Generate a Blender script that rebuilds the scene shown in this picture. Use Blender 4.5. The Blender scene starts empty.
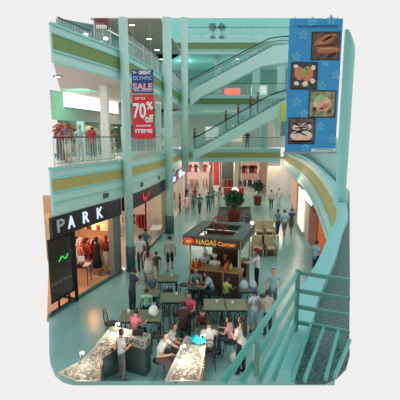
import bpy, bmesh, math, random
from mathutils import Vector, Matrix
SC = bpy.context.scene
COL = SC.collection
rnd = random.Random(7)

# ------------------------------------------------------------ camera, sky, lights, exposure
cd = bpy.data.cameras.new('camera'); cam = bpy.data.objects.new('camera', cd); COL.objects.link(cam)
cd.sensor_width = 36; cd.sensor_fit = 'HORIZONTAL'; cd.lens = 33.75; cd.clip_start = .05; cd.clip_end = 300
cam.location = (0, 0, 6.1); cam.rotation_euler = (math.radians(90) - math.atan(63 / 375), 0, 0)
SC.camera = cam
W = bpy.data.worlds.new('sky'); SC.world = W; W.use_nodes = True
bg = W.node_tree.nodes['Background']; bg.inputs[0].default_value = (.875, .862, .855, 1); bg.inputs[1].default_value = 1.0
vs = SC.view_settings; vs.view_transform = 'Standard'; vs.look = 'None'; vs.gamma = 1; vs.exposure = 0; vs.use_curve_mapping = False

def area(loc, size, power, col, target):
    d = bpy.data.lights.new('area_light', 'AREA'); d.shape = 'RECTANGLE'; d.size, d.size_y = size; d.energy = power; d.color = col
    o = bpy.data.objects.new('area_light', d); COL.objects.link(o); o.location = loc
    o.rotation_euler = (Vector(target) - Vector(loc)).to_track_quat('-Z', 'Y').to_euler(); return o
def point(loc, power, col, r=.15):
    d = bpy.data.lights.new('point_light', 'POINT'); d.energy = power; d.color = col; d.shadow_soft_size = r
    o = bpy.data.objects.new('point_light', d); COL.objects.link(o); o.location = loc; return o
ORANGE = (1, .42, .14); WARM = (1, .7, .45); MINT = (.55, 1, .95)
point((-5.6, 14.8, 2.45), 80, ORANGE)            # lamps inside the clothes store
point((-4.9, 16.2, 2.3), 40, ORANGE)
point((-3.9, 20.5, 2.4), 90, (1, .62, .38))      # sports store
point((-3.0, 28.5, 2.4), 110, WARM)
area((3.5, 35.2, 3.8), (9, 1), 420, (1, .74, .56), (3.5, 31.5, 0)); area((3.5, 37.5, 3.7), (9, 1), 220, (1, .74, .56), (3.5, 40, 1.5)); area((-.6, 36.5, 3.6), (2, 1), 120, (1, .8, .7), (-.3, 39.5, 1.5))
area((5.8, 22.5, 3.2), (1, 6), 60, (1, .8, .65), (4.8, 21, 0))
area((-7.0, 17.0, 8.3), (1.5, 3), 60, (1, .93, .85), (-6.6, 17, 5))     # upper walkway downlights
area((-5.9, 19.8, 8.2), (.4, 2.4), 45, (.1, 1, .55), (-6.6, 20.6, 8.45))  # green neon over the shop sign
point((-8.1, 20.6, 6.6), 40, (.8, 1, .92)); point((-7.2, 24.5, 6.6), 60, (.85, 1, .95)); point((-6.3, 28.3, 6.6), 50, (.9, 1, .95)); point((-1.5, 36.5, 12.2), 60, MINT)  # shop interior; the mint one is a fill added for a dark third-floor corner
area((-3.6, 26.0, 8.3), (1.5, 5), 60, (1, .95, .85), (-3.4, 26, 5))
area((-4.0, 27.0, 12.9), (2, 6), 60, (1, .95, .85), (-4, 27, 9))
area((5, 38.0, 8.2), (10, 2), 120, (1, .95, .9), (5, 37, 5))
area((5, 38.0, 12.9), (10, 2), 110, MINT, (5, 37, 9.6))

# ------------------------------------------------------------ helpers
def srgb(c):
    return tuple(((v / 255) / 12.92 if v / 255 <= .04045 else ((v / 255 + .055) / 1.055) ** 2.4) for v in c)
_M = {}
def M(name, rgb, rough=.6, metal=0, emit=0, var=.08, scale=6, alpha=1, trans=0, spec=.5):
    if name in _M: return _M[name]
    m = bpy.data.materials.new(name); m.use_nodes = True; nt = m.node_tree; b = nt.nodes['Principled BSDF']
    c = srgb(rgb)
    tc = nt.nodes.new('ShaderNodeTexCoord'); nz = nt.nodes.new('ShaderNodeTexNoise'); nz.inputs['Scale'].default_value = scale; nz.inputs['Detail'].default_value = 4
    rp = nt.nodes.new('ShaderNodeValToRGB')
    rp.color_ramp.elements[0].color = tuple(v * (1 - var) for v in c) + (1,); rp.color_ramp.elements[1].color = tuple(min(1, v * (1 + var)) for v in c) + (1,)
    rp.color_ramp.elements[0].position = .35; rp.color_ramp.elements[1].position = .65
    nt.links.new(tc.outputs['Object'], nz.inputs['Vector']); nt.links.new(nz.outputs['Fac'], rp.inputs[0]); nt.links.new(rp.outputs[0], b.inputs['Base Color'])
    b.inputs['Roughness'].default_value = rough; b.inputs['Metallic'].default_value = metal
    b.inputs['Specular IOR Level'].default_value = spec
    if emit:
        nt.links.new(rp.outputs[0], b.inputs['Emission Color']); b.inputs['Emission Strength'].default_value = emit
    if alpha < 1: b.inputs['Alpha'].default_value = alpha
    if trans: b.inputs['Transmission Weight'].default_value = trans
    _M[name] = m; return m
def floor_mat(name, rgb, joint, tile, rough, var=.05, speck=0):
    m = bpy.data.materials.new(name); m.use_nodes = True; nt = m.node_tree; b = nt.nodes['Principled BSDF']
    tc = nt.nodes.new('ShaderNodeTexCoord')
    br = nt.nodes.new('ShaderNodeTexBrick'); br.offset = 0
    br.inputs['Scale'].default_value = 1; br.inputs['Brick Width'].default_value = tile; br.inputs['Row Height'].default_value = tile; br.inputs['Mortar Size'].default_value = .012
    a = srgb(rgb)
    br.inputs['Color1'].default_value = tuple(v * (1 - var) for v in a) + (1,); br.inputs['Color2'].default_value = tuple(v * (1 + var) for v in a) + (1,)
    br.inputs['Mortar'].default_value = srgb(joint) + (1,)
    nt.links.new(tc.outputs['Object'], br.inputs['Vector'])
    out = br.outputs['Color']
    if speck:
        nz = nt.nodes.new('ShaderNodeTexNoise'); nz.inputs['Scale'].default_value = speck; nz.inputs['Detail'].default_value = 5
        nt.links.new(tc.outputs['Object'], nz.inputs['Vector'])
        rp = nt.nodes.new('ShaderNodeValToRGB'); rp.color_ramp.elements[0].position = .38; rp.color_ramp.elements[1].position = .66
        rp.color_ramp.elements[0].color = (.55, .55, .55, 1); rp.color_ramp.elements[1].color = (1.6, 1.6, 1.6, 1)
        mx = nt.nodes.new('ShaderNodeMix'); mx.data_type = 'RGBA'; mx.blend_type = 'MULTIPLY'; mx.inputs[0].default_value = 1
        nt.links.new(nz.outputs['Fac'], rp.inputs[0]); nt.links.new(out, mx.inputs[6]); nt.links.new(rp.outputs[0], mx.inputs[7]); out = mx.outputs[2]
    nt.links.new(out, b.inputs['Base Color']); b.inputs['Roughness'].default_value = rough
    return m

class MB:
    def __init__(s): s.v = []; s.f = []; s.sm = []
    def add(s, vs, fs, smooth=False):
        o = len(s.v); s.v += [tuple(p) for p in vs]; s.f += [tuple(i + o for i in q) for q in fs]; s.sm += [smooth] * len(fs); return s
    def box(s, x0, x1, y0, y1, z0, z1, mat=None):
        p = [Vector((x, y, z)) for z in (z0, z1) for y in (y0, y1) for x in (x0, x1)]
        if mat is not None: p = [mat @ q for q in p]
        return s.add(p, [(0, 2, 3, 1), (4, 5, 7, 6), (0, 1, 5, 4), (2, 6, 7, 3), (0, 4, 6, 2), (1, 3, 7, 5)])
    def bar(s, a, b, w, h, up=(0, 0, 1)):
        a = Vector(a); b = Vector(b); d = (b - a).normalized(); u = Vector(up)
        sd = d.cross(u)
        if sd.length < 1e-4: sd = d.cross(Vector((1, 0, 0)))
        sd.normalize(); u = sd.cross(d)
        p = [q + sd * (i * w / 2) + u * (j * h / 2) for q in (a, b) for i, j in ((-1, -1), (1, -1), (1, 1), (-1, 1))]
        return s.add(p, [(3, 2, 1, 0), (4, 5, 6, 7), (0, 1, 5, 4), (1, 2, 6, 5), (2, 3, 7, 6), (3, 0, 4, 7)])
    def tube(s, pts, r, n=8, closed=False):
        pts = [Vector(p) for p in pts]; rr = r if isinstance(r, (list, tuple)) else [r] * len(pts); vs = []
        N = len(pts); prev = None
        for i, p in enumerate(pts):
            if closed: d = pts[(i + 1) % N] - pts[i - 1]
            else: d = pts[min(i + 1, N - 1)] - pts[max(i - 1, 0)]
            d.normalize()
            if prev is None: u = d.orthogonal().normalized()
            else:
                u = prev - d * prev.dot(d)
                u = u.normalized() if u.length > 1e-5 else d.orthogonal().normalized()
            prev = u; w = d.cross(u)
            for k in range(n):
                a = 2 * math.pi * k / n; vs.append(p + (u * math.cos(a) + w * math.sin(a)) * rr[i])
        fs = []
        for i in range(N if closed else N - 1):
            j = (i + 1) % N
            for k in range(n): fs.append((i * n + k, i * n + (k + 1) % n, j * n + (k + 1) % n, j * n + k))
        if not closed: fs += [tuple(range(n))[::-1], tuple((N - 1) * n + k for k in range(n))]
        return s.add(vs, fs, True)
    def lathe(s, x, y, prof, n=16):
        vs = []
        for r, z in prof:
            for k in range(n): a = 2 * math.pi * k / n; vs.append((x + r * math.cos(a), y + r * math.sin(a), z))
        fs = [(i * n + k, i * n + (k + 1) % n, (i + 1) * n + (k + 1) % n, (i + 1) * n + k) for i in range(len(prof) - 1) for k in range(n)]
        fs += [tuple(range(n))[::-1], tuple((len(prof) - 1) * n + k for k in range(n))]
        return s.add(vs, fs, True)
    def ball(s, c, r, sc=(1, 1, 1), nu=10, nv=6, jit=0):
        vs = []; c = Vector(c)
        for i in range(nv + 1):
            t = math.pi * i / nv
            for k in range(nu):
                a = 2 * math.pi * k / nu; q = 1 + (rnd.uniform(-jit, jit) if jit else 0)
                vs.append((c.x + r * q * sc[0] * math.sin(t) * math.cos(a), c.y + r * q * sc[1] * math.sin(t) * math.sin(a), c.z + r * q * sc[2] * math.cos(t)))
        return s.add(vs, [(i * nu + k, (i + 1) * nu + k, (i + 1) * nu + (k + 1) % nu, i * nu + (k + 1) % nu) for i in range(nv) for k in range(nu)], True)
    def prism(s, poly, z0, z1):
        n = len(poly); z0 = z0 if isinstance(z0, (list, tuple)) else [z0] * n; z1 = z1 if isinstance(z1, (list, tuple)) else [z1] * n
        vs = [(p[0], p[1], z0[i]) for i, p in enumerate(poly)] + [(p[0], p[1], z1[i]) for i, p in enumerate(poly)]
        return s.add(vs, [tuple(range(n))[::-1], tuple(range(n, 2 * n))] + [(i, (i + 1) % n, n + (i + 1) % n, n + i) for i in range(n)])
    def strip(s, path, z0, z1, t, off=0):
        """upright band of thickness t along a plan path; off shifts it to the right of the path"""
        n = len(path); z0 = z0 if isinstance(z0, (list, tuple)) else [z0] * n; z1 = z1 if isinstance(z1, (list, tuple)) else [z1] * n
        A = offset(path, off); B = offset(path, off - t); vs = []
        for i in range(n): vs += [(A[i][0], A[i][1], z0[i]), (A[i][0], A[i][1], z1[i]), (B[i][0], B[i][1], z1[i]), (B[i][0], B[i][1], z0[i])]
        fs = [(0, 1, 2, 3), tuple(4 * (n - 1) + k for k in (3, 2, 1, 0))]
        for i in range(n - 1):
            for k in range(4): fs.append((4 * i + k, 4 * i + (k + 1) % 4, 4 * i + 4 + (k + 1) % 4, 4 * i + 4 + k))
        return s.add(vs, fs)
    def build(s, name, mat, parent=None, smooth=None, bevel=0):
        me = bpy.data.meshes.new(name); me.from_pydata(s.v, [], s.f); me.validate()
        bm = bmesh.new(); bm.from_mesh(me); bmesh.ops.recalc_face_normals(bm, faces=bm.faces); bm.to_mesh(me); bm.free()
        if len(me.polygons) == len(s.sm):
            for p, q in zip(me.polygons, s.sm): p.use_smooth = q if smooth is None else smooth
        me.materials.append(mat)
        o = bpy.data.objects.new(name, me); COL.objects.link(o)
        if parent: o.parent = parent
        if bevel:
            md = o.modifiers.new('bevel', 'BEVEL'); md.width = bevel; md.segments = 2; md.limit_method = 'ANGLE'
        return o

def offset(path, d):
    """shift a plan polyline to its right by d"""
    if not d: return [tuple(p[:2]) for p in path]
    out = []
    for i, p in enumerate(path):
        a = Vector(path[max(i - 1, 0)][:2]); b = Vector(path[min(i + 1, len(path) - 1)][:2]); t = (b - a).normalized()
        out.append((p[0] + t.y * d, p[1] - t.x * d))
    return out
def smooth_path(pts, k=4):
    P = [Vector(p[:2]) for p in pts]; out = []
    for i in range(len(P) - 1):
        a = P[max(i - 1, 0)]; b = P[i]; c = P[i + 1]; d = P[min(i + 2, len(P) - 1)]
        for j in range(k):
            t = j / k
            out.append(tuple(.5 * ((2 * b) + (c - a) * t + (2 * a - 5 * b + 4 * c - d) * t * t + (3 * b - a - 3 * c + d) * t ** 3)))
    out.append(tuple(P[-1])); return out
def along(path, s):
    """point and tangent at arc length s of a plan path"""
    for a, b in zip(path, path[1:]):
        a = Vector(a[:2]); b = Vector(b[:2]); l = (b - a).length
        if s <= l: return a + (b - a) * (s / l), (b - a).normalized()
        s -= l
    return b, (b - a).normalized()
def length(path): return sum((Vector(b[:2]) - Vector(a[:2])).length for a, b in zip(path, path[1:]))
def cut(path, y0, y1):
    """the stretch of a plan path (rising y) between two depths"""
    def at(y):
        for a, b in zip(path, path[1:]):
            if a[1] <= y <= b[1]: t = (y - a[1]) / (b[1] - a[1]); return (a[0] + (b[0] - a[0]) * t, y)
        a, b = (path[0], path[1]) if y < path[0][1] else (path[-2], path[-1]); t = (y - a[1]) / (b[1] - a[1]); return (a[0] + (b[0] - a[0]) * t, y)
    return [at(y0)] + [p for p in path if y0 + .02 < p[1] < y1 - .02] + [at(y1)]

def tag(o, label=None, cat=None, group=None, kind=None):
    if label: o['label'] = label
    if cat: o['category'] = cat
    if group: o['group'] = group
    if kind: o['kind'] = kind
    return o
def thing(name, label, cat, loc=(0, 0, 0), rz=0, group=None):
    o = bpy.data.objects.new(name, None); COL.objects.link(o); o.empty_display_size = .1
    o.location = loc; o.rotation_euler = (0, 0, rz); return tag(o, label, cat, group)
def struct(o): o['kind'] = 'structure'; return o
def dup(root, loc, rz=0, label=None, group=None, recolour=None):
    r = root.copy(); COL.objects.link(r); r.location = loc; r.rotation_euler = (0, 0, rz)
    if label: r['label'] = label
    if group: r['group'] = group
    for ch in list(root.children):
        c = ch.copy(); COL.objects.link(c); c.parent = r
        for g in list(ch.children):
            d = g.copy(); COL.objects.link(d); d.parent = c
    return r
def text(name, s, size, mat, parent, loc, rot, depth=.01, width=None, weight=0):
    c = bpy.data.curves.new(name, 'FONT'); c.body = s; c.size = size; c.extrude = depth; c.align_x = 'CENTER'; c.align_y = 'CENTER'; c.offset = weight
    o = bpy.data.objects.new(name, c); COL.objects.link(o); bpy.context.view_layer.update()
    me = bpy.data.meshes.new_from_object(o.evaluated_get(bpy.context.evaluated_depsgraph_get()))
    bpy.data.objects.remove(o)
    if width:
        xs = [v.co.x for v in me.vertices]; k = width / max(1e-6, max(xs) - min(xs))
        for v in me.vertices: v.co.x *= k
    me.materials.clear(); me.materials.append(mat)
    o = bpy.data.objects.new(name, me); COL.objects.link(o); o.parent = parent; o.location = loc; o.rotation_euler = rot
    return o

# ------------------------------------------------------------ materials
TEAL = M('teal_cast', (140, 212, 206), .45, var=.03); TEAL2 = M('teal_cast_pale', (182, 226, 218), .5, var=.03); WHITE = M('white_paint', (214, 222, 218), .5)  # both teals: the teal cast of the light put into the base colour
OLIVE = M('olive_band', (112, 146, 88), .6); OLIVE2 = M('ochre_band', (176, 172, 100), .6)
CREAM = M('cream_plaster', (226, 214, 204), .7); GREYT = M('grey_teal', (120, 158, 158), .5)
DARK = M('black_board', (38, 36, 40), .35); BLACK = M('black_metal', (30, 34, 36), .35, .6)
DKTEAL = M('dark_teal_tile', (62, 104, 108), .35)
GLASS = M('clear_glass', (190, 225, 220), .1, alpha=.09)
TGLASS = M('tinted_glass', (40, 52, 56), .08, alpha=.82)
LITW = M('lit_white_sign', (255, 252, 250), .5, emit=1.0, var=.01)
LITB = M('lit_bluish_letter', (216, 222, 255), .5, emit=.7, var=.01)
LAMP = M('lamp_glow', (255, 250, 238), .5, emit=3, var=0)
CHROME = M('brushed_steel', (150, 165, 165), .3, .7)
RAILT = M('rail_teal', (96, 188, 180), .4); RAILD = M('dark_handrail', (44, 56, 62), .4)
WOOD = M('light_wood', (190, 160, 120), .5, var=.15); DWOOD = M('dark_wood', (70, 48, 42), .45, var=.2)
RED = M('red_panel', (190, 52, 56), .5); ORNG = M('orange_panel', (214, 98, 48), .5)
BEIGE = M('beige_panel', (206, 188, 160), .6)
FLOOR = floor_mat('white_teal_tile', (124, 177, 174), (112, 164, 160), .6, .22)  # teal cast of the light mixed into the tile colour too
TERR = floor_mat('dark_speckled_terrazzo', (72, 112, 112), (62, 100, 100), 30, .5, speck=55)
WOODF = floor_mat('orange_shop_floor', (226, 168, 120), (190, 130, 90), .5, .35)
MATF = floor_mat('grey_mat', (50, 64, 66), (44, 56, 58), .5, .9)

# ------------------------------------------------------------ plan lines
LW = smooth_path([(-6.2, 8.88), (-5.13, 11.9), (-4.33, 14.2), (-3.5, 16.5), (-2.85, 19.6), (-2.28, 23.7), (-1.75, 28.8), (-1.36, 33.75)])
LB = [(-8.3, 18.0), (-7.75, 19.6), (-5.2, 29.5), (-3.4, 38)]
RW = smooth_path([(.06, 1.05), (.27, 1.55), (.53, 2.07), (.68, 2.42), (1.07, 3.21), (1.48, 4.14), (1.97, 5.25), (2.8, 7.82), (3.82, 11.93), (4.8, 16.5), (5.58, 21.02), (6.35, 27), (7.2, 32.2)])
FARY = 33.75
Z2, Z3, Z4 = 5.0, 9.6, 14.2
# ------------------------------------------------------------ ground floor
fl = [(-5.13, 11.9), (-4.34, 9.92), (-4.09, 9.38), (-3.82, 8.98), (-3.54, 8.73), (-3.22, 8.61), (3.42, 8.61), (4.2, 12), (6.3, 18.4), (7.0, 23), (9.2, 34.6), (10.5, 41), (-2.6, 41), (-1.9, 33.75)] + list(reversed(offset(cut(LW, 11.9, 33.2), -.05)))
struct(MB().prism(fl, -.12, 0).build('floor', FLOOR))

# storefront wall on the left: piers and dark plinth between the shop openings
pk = cut(LW, 12.0, 16.45)
struct(MB().strip(pk, .0, .12, .10, -.02).build('baseboard_left', DKTEAL))
struct(MB().strip(cut(LW, 15.75, 16.35), .12, 2.68, .25, -.02).build('wall_left', M('grey_stone_pier', (120, 122, 116), .5)))
struct(MB().strip(cut(LW, 22.9, 24.3), 0, 2.75, .5, -.02).build('wall_left_pier', BEIGE))
struct(MB().strip(cut(LW, 32.6, 33.6), 0, 2.75, .5, -.02).build('wall_left_end', CREAM))

# shop interiors: floor, partition, shelf wall
struct(MB().prism([(-5.2, 11.9), (-3.55, 16.5), (-7.4, 18.0), (-7.89, 18.85)], -.12, .02).build('floor_clothes_store', WOODF))
struct(MB().strip([(-3.62, 16.55), (-7.6, 18.1)], .02, 3.3, .12).build('wall_partition', M('warm_plaster', (206, 160, 122), .6)))
struct(MB().prism([(-3.4, 17.0), (-2.3, 23.7), (-6.0, 24.6), (-5.2, 19)], -.12, .02).build('floor_sports_store', M('pale_shop_floor', (205, 196, 182), .3)))
struct(MB().strip([(-2.32, 23.75), (-6.2, 24.7)], .02, 3.3, .12).build('wall_partition_sports', M('pink_plaster', (222, 190, 172), .6)))
struct(MB().prism([(-2.2, 24.4), (-1.45, 33.5), (-4.6, 34.4), (-3.8, 26)], -.12, .02).build('floor_corner_store', M('pale_shop_floor', (205, 196, 182), .3)))
struct(MB().strip([(-1.45, 33.55), (-4.6, 34.5)], .02, 3.3, .12).build('wall_partition_corner', CREAM))

# ------------------------------------------------------------ upper walkway, left side
def fascia(n, y0, y1, z0, zb0, zb1, ztop):
    p = cut(LW, y0, y1)
    o = struct(MB().strip(p, z0, ztop, .08).build('trim_%d' % n, TEAL2))
    b = MB().strip(p, zb0, zb1, .02, .03).build('olive_band', OLIVE2 if n == 1 else OLIVE, o)
    l = MB().strip(p, zb1 + .0, zb1 + .07, .03, .055).strip(p, zb0 - .07, zb0, .03, .055).strip(p, zb0 - .42, zb0 - .38, .02, .035).build('moulding', TEAL, o)
    c = MB().strip(p, ztop - .08, ztop, .16, .07).build('coping', TEAL, o)
    return o
f2 = fascia(1, 12.42, 33.6, 3.42, 4.3, 4.7, 5.1)
f3 = fascia(2, 12.85, 33.6, 8.5, 8.92, 9.4, 9.75)
struct(MB().prism(offset(cut(LW, 12.5, 33.6), -.08) + [(-2.5, 38.0), (-5.2, 29.5), (18.71, -47.31)][:0] + [(-3.4, 38), (-5.2, 29.5), (-7.55, 20.3)], 4.6, 5.0).build('floor_upper_left', M('pale_tile', (205, 205, 196), .35)))
struct(MB().prism(offset(cut(LW, 12.95, 33.6), -.08) + [(-3.4, 38), (-5.2, 29.5), (-7.45, 20.7)], 8.5, 9.6).build('ceiling_upper_left', M('soffit', (216, 196, 188), .7)))
# shop wall behind the walkway
struct(MB().strip([(-7.66, 19.9), (-5.2, 29.5), (-3.4, 38)], 7.0, 8.5, .05).build('wall_upper_left', M('grey_plaster', (178, 180, 172), .7)))
struct(MB().strip([(-7.66, 19.9), (-5.2, 29.5), (-3.4, 38)], 5.0, 5.25, .05).build('baseboard_upper', GREYT))
struct(MB().strip([(-8.6, 23.3), (-6.3, 31), (-4.4, 39)], 5.0, 8.5, .1).build('wall_shop_back', M('shop_dark_back', (84, 120, 116), .7)))
# third level wall, ceiling
struct(MB().strip([(-7.4, 20.9), (-6.4, 25), (-5.2, 29.5), (-3.4, 38)], 9.6, [12.23, 13.0, 13.05, 13.1], .15).build('wall_third_left', M('grey_teal_wall', (112, 150, 148), .7)))
struct(MB().prism([(-2.4, 24.1), (-1.6, 33.6), (-3.4, 38), (-5.2, 29.5), (-6.6, 24.1)], 13.1, 13.18).build('ceiling_third_left', M('ceiling_grey', (168, 170, 160), .7)))
# far side: slabs with fascia
def farslab(n, z0, zb0, zb1, ztop, x0, x1, y=FARY, band=OLIVE):
    o = struct(MB().box(x0, x1, y, y + 8, z0, ztop - .1).box(x0, x1, y, y + .3, ztop - .1, ztop).build('trim_%d' % n, TEAL2))
    MB().box(x0, x1, y - .03, y, zb0, zb1).build('olive_band', band, o)
    MB().box(x0, x1, y - .07, y, zb1, zb1 + .08).box(x0, x1, y - .07, y, zb0 - .08, zb0).build('moulding', TEAL, o)
    return o
farslab(4, 3.9, 4.3, 4.72, 5.1, -1.7, 7.2, band=OLIVE2)
farslab(5, 8.5, 8.92, 9.4, 9.75, -4.2, 11)
farslab(6, 13.1, 13.5, 14.0, 14.35, -4.2, 11)
struct(MB().box(-4.5, 12, 40.9, 41.1, 0, 4.0).build('wall_far', M('far_shop_brown', (160, 132, 122), .7)))
struct(MB().box(-4.5, 12, 41.6, 41.8, 5.0, 8.6).build('wall_far_second', M('far_plaster', (196, 206, 198), .7)))
struct(MB().box(-4.5, 12, 41.6, 41.8, 9.6, 13.2).build('wall_far_third', M('far_teal_grey', (140, 176, 170), .7)))
struct(MB().prism([(-4.5, 39), (12, 39), (12, 39.2), (-4.5, 39.2)], 14.2, 17.54).build('wall_far_fourth', M('far_bright_teal', (146, 222, 214), .6)))
for (x, z0) in ((5.8, 5.1), (8.2, 5.1), (1.6, 9.7), (5.0, 9.7), (7.2, 9.7), (9.2, 9.7)):
    struct(MB().box(x - .3, x + .3, 34.4, 35.0, z0, z0 + 3.4).build('column', TEAL2))
struct(MB().box(8.6, 9.0, 34.0, 34.4, 14.3, 16.0).build('column', TEAL2))
# ground floor pillars under the far side
for x0, x1, y in ((6.45, 7.6, 35.6), (3.2, 3.6, 35.0), (-.1, .3, 36.0)):
    struct(MB().box(x0, x1, y, y + .6, 0, 3.9).build('column', CREAM))

# ------------------------------------------------------------ right side: curved walkway
curb = RW
rb = [(0.85, 1.98), (1.17, 2.78), (1.62, 3.93), (2.29, 5.63), (3.1, 7.7), (9.3, 33.9)]
corner = [(0.44, 1.55), (0.57, 1.55), (0.64, 1.59), (0.71, 1.66), (0.77, 1.77)]
inner = offset(cut(RW, 1.62, 32.2), .03)
struct(MB().prism(corner + rb + [(7.35, 33.0)] + list(reversed(inner[1:])), 4.985, 5.0).build('floor_upper_right', TERR))
def strip_var(path, w, z0, z1):
    A = path; n = len(path); vs = []
    B = [offset(path, w[i])[i] for i in range(n)]
    for i in range(n): vs += [(A[i][0], A[i][1], z0), (A[i][0], A[i][1], z1), (B[i][0], B[i][1], z1), (B[i][0], B[i][1], z0)]
    fs = [(0, 1, 2, 3), tuple(4 * (n - 1) + k for k in (3, 2, 1, 0))]
    for i in range(n - 1):
        for k in range(4): fs.append((4 * i + k, 4 * i + (k + 1) % 4, 4 * i + 4 + (k + 1) % 4, 4 * i + 4 + k))
    return MB().add(vs, fs)
rp = cut(RW, 1.6, 32.2)
t7 = struct(strip_var(rp, [.13] * len(rp), 5.0, 5.06).build('trim_7', M('pale_teal_curb', (136, 212, 214), .45, var=.03)))
rf = [(p[0], p[1]) for p in cut(RW, 7.0, 33.2)]
t8 = struct(MB().strip(rf, 3.5, 4.94, -.12, .04).build('trim_8', TEAL2))
MB().strip(rf, 4.3, 4.7, -.03, .01).build('olive_band', OLIVE2, t8)
MB().strip(rf, 4.18, 4.27, -.05, -.01).strip(rf, 3.75, 3.8, -.05, 0).build('moulding', TEAL, t8)
# right column
c0 = (2.31, 6.1)
ck = MB().lathe(c0[0], c0[1], [(.12, 5.0), (.12, 5.25), (.085, 5.28), (.085, 7.72)], 20)
ck.v = [(x, y, z - (max(0, (x - 2.25)) * 2.2 if z > 7.5 else 0)) for x, y, z in ck.v]
struct(ck.build('column', TEAL))
struct(MB().strip([(3.42, 9.2), (9.3, 33.9)], 5.0, [5.9, 8.4], -.1).build('wall_right_upper', M('pale_green_wall', (150, 206, 200), .6)))
# ground wall, right
struct(MB().strip([(5.6, 15.4), (5.95, 18.4), (6.5, 23), (7.55, 30.5)], 0, 3.5, -.3).build('wall_right', M('right_plaster', (206, 196, 182), .6)))
struct(MB().box(7.6, 11.5, 38.9, 39.1, 0, 3.9).build('wall_far_right', CREAM))

# tall columns on the left
def column(x, y, z0, z1, r, base=True):
    p = [(r, z0), (r, z1)]
    o = struct(MB().lathe(x, y, p, 20).build('column', TEAL2))
    if base: MB().lathe(x, y, [(r + .03, z0), (r + .03, z0 + 1.15), (r + .01, z0 + 1.17)], 20).build('column_base', DKTEAL, o)
    return o
column(-3.2, 16.6, 0, 10.97, .19)
column(-1.95, 23.5, 0, 13, .26)
column(-1.18, 29.7, 3.4, 14.81, .27, False)
struct(MB().box(-4.75, -4.4, 18.3, 18.65, 5.0, 8.5).build('column', M('white_pillar', (236, 238, 234), .5)))
struct(MB().box(-2.95, -2.6, 25.3, 25.65, 5.0, 8.5).build('column', TEAL2))

# ------------------------------------------------------------ railings
def railing(label, path, z, h, step, y_lim=None, name='railing', glass=True):
    t = thing(name, label, 'railing', (path[0][0], path[0][1], z))
    off = Vector(t.location); P = [(p[0] - off.x, p[1] - off.y) for p in path]; L = length(P)
    if glass: MB().strip(P, .1, h - .12, .012).build('glass_panel', GLASS, t)
    MB().tube([(p[0], p[1], h) for p in P], .022, 8).build('top_rail', RAILD, t)
    n = max(2, int(L / step))
    for i in range(n + 1):
        q, _ = along(P, L * i / n * .999); MB().bar((q.x, q.y, 0), (q.x, q.y, h), .03, .03).build('post', M('pale_post', (206, 222, 216), .4), t)
    MB().tube([(p[0], p[1], .1) for p in P], .015, 6).build('bottom_rail', CHROME, t)
    b = MB()
    m = int(L / .14)
    for i in range(m):
        q, _ = along(P, L * i / m); b.bar((q.x, q.y, .1), (q.x, q.y, h - .04), .012, .012)
    b.build('balusters', M('pale_baluster', (200, 214, 210), .4), t)
    return t
railing('white barred railing with dark top rail along the left upper walkway', offset(cut(LW, 12.75, 16.3), -.12), 5.1, 1.0, 1.2)
railing('pale glass railing behind the hanging sale sign between two columns', offset(cut(LW, 17.1, 23.2), -.12), 5.1, 1.0, 1.5)
railing('short pale railing at the end of the left walkway before the escalator', offset(cut(LW, 24.2, 30.5), -.12), 5.1, 1.0, 1.5)
railing('teal barred railing of the top left gallery above the olive band', offset(cut(LW, 15.2, 16.3), -.12), 9.75, .8, 1.0)
railing('lower end of the barred railing at the top left picture corner', offset(cut(LW, 13.3, 15.0), -.12), 9.75, .3, 1.0)
railing('glass railing of the upper gallery behind the blue and red sale sign', offset(cut(LW, 17.1, 23.2), -.12), 9.75, 1.0, 1.5)
railing('glass railing of the upper gallery farthest along the left side', offset(cut(LW, 24.2, 33.4), -.12), 9.75, 1.0, 1.5)
railing('glass railing of the far second floor walkway under the lower escalator', [(-.6, FARY + .15), (7.3, FARY + .15)], 5.1, .95, 1.6)
railing('glass railing of the far third floor behind the escalators', [(-1.2, FARY + .15), (9.5, FARY + .15)], 9.75, .95, 1.6)
railing('glass railing of the topmost far gallery in bright teal light', [(-1.0, FARY + .15), (9.5, FARY + .15)], 14.35, .95, 1.6)

# low guard rail at the lower right, running away from the viewer and turning right
zr = [5.39, 5.29, 5.2, 5.11]
def rail_at(i): return zr[i]
t = thing('guard_rail', 'pale teal four bar guard rail crossing the lower right foreground', 'railing', (.52, 1.9, 5.06))
O = Vector((.52, 1.9, 5.06))
ends = [(0.07, 1), (0.14, 1.14), (0.22, 1.27), (0.3, 1.4)]
right = [(0.75, 1.79), (0.76, 1.79), (0.76, 1.79), (0.77, 1.79)]
for i in range(4):
    c = Vector((.52, 1.9, zr[i])) - O
    a = Vector((ends[i][0], ends[i][1], zr[i])) - O; b = Vector((right[i][0], right[i][1], zr[i])) - O
    MB().tube([a, c], .0112, 10).build('rail', RAILT, t)
    MB().bar(c, b, .017, .019).build('cross_rail', M('grey_teal_rail', (96, 158, 150), .4), t)
MB().bar((0, 0, 0), (0, 0, .345), .022, .022).build('post', M('grey_teal_rail', (96, 158, 150), .4), t)
p1 = Vector((0.2, 1.22, 5.39)) - O
MB().bar((p1.x, p1.y, p1.z - .13), (p1.x, p1.y, p1.z), .02, .02).build('post', M('grey_teal_rail', (96, 158, 150), .4), t)
t = thing('floor_bars', 'row of parallel teal bars low over the dark speckled floor, lower right corner', 'railing', (.6, 1.6, 5.0))
O = Vector((.6, 1.6, 5.0))
for (xa, ya, xb, yb) in ((0.59, 1.86, 0.38, 1.4), (0.65, 1.83, 0.43, 1.4), (0.72, 1.81, 0.52, 1.41), (0.74, 1.71, 0.56, 1.42)):
    MB().bar(Vector((xa, ya, 5.11)) - O, Vector((xb, yb, 5.11)) - O, .013, .016).build('rail', RAILT, t)
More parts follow.
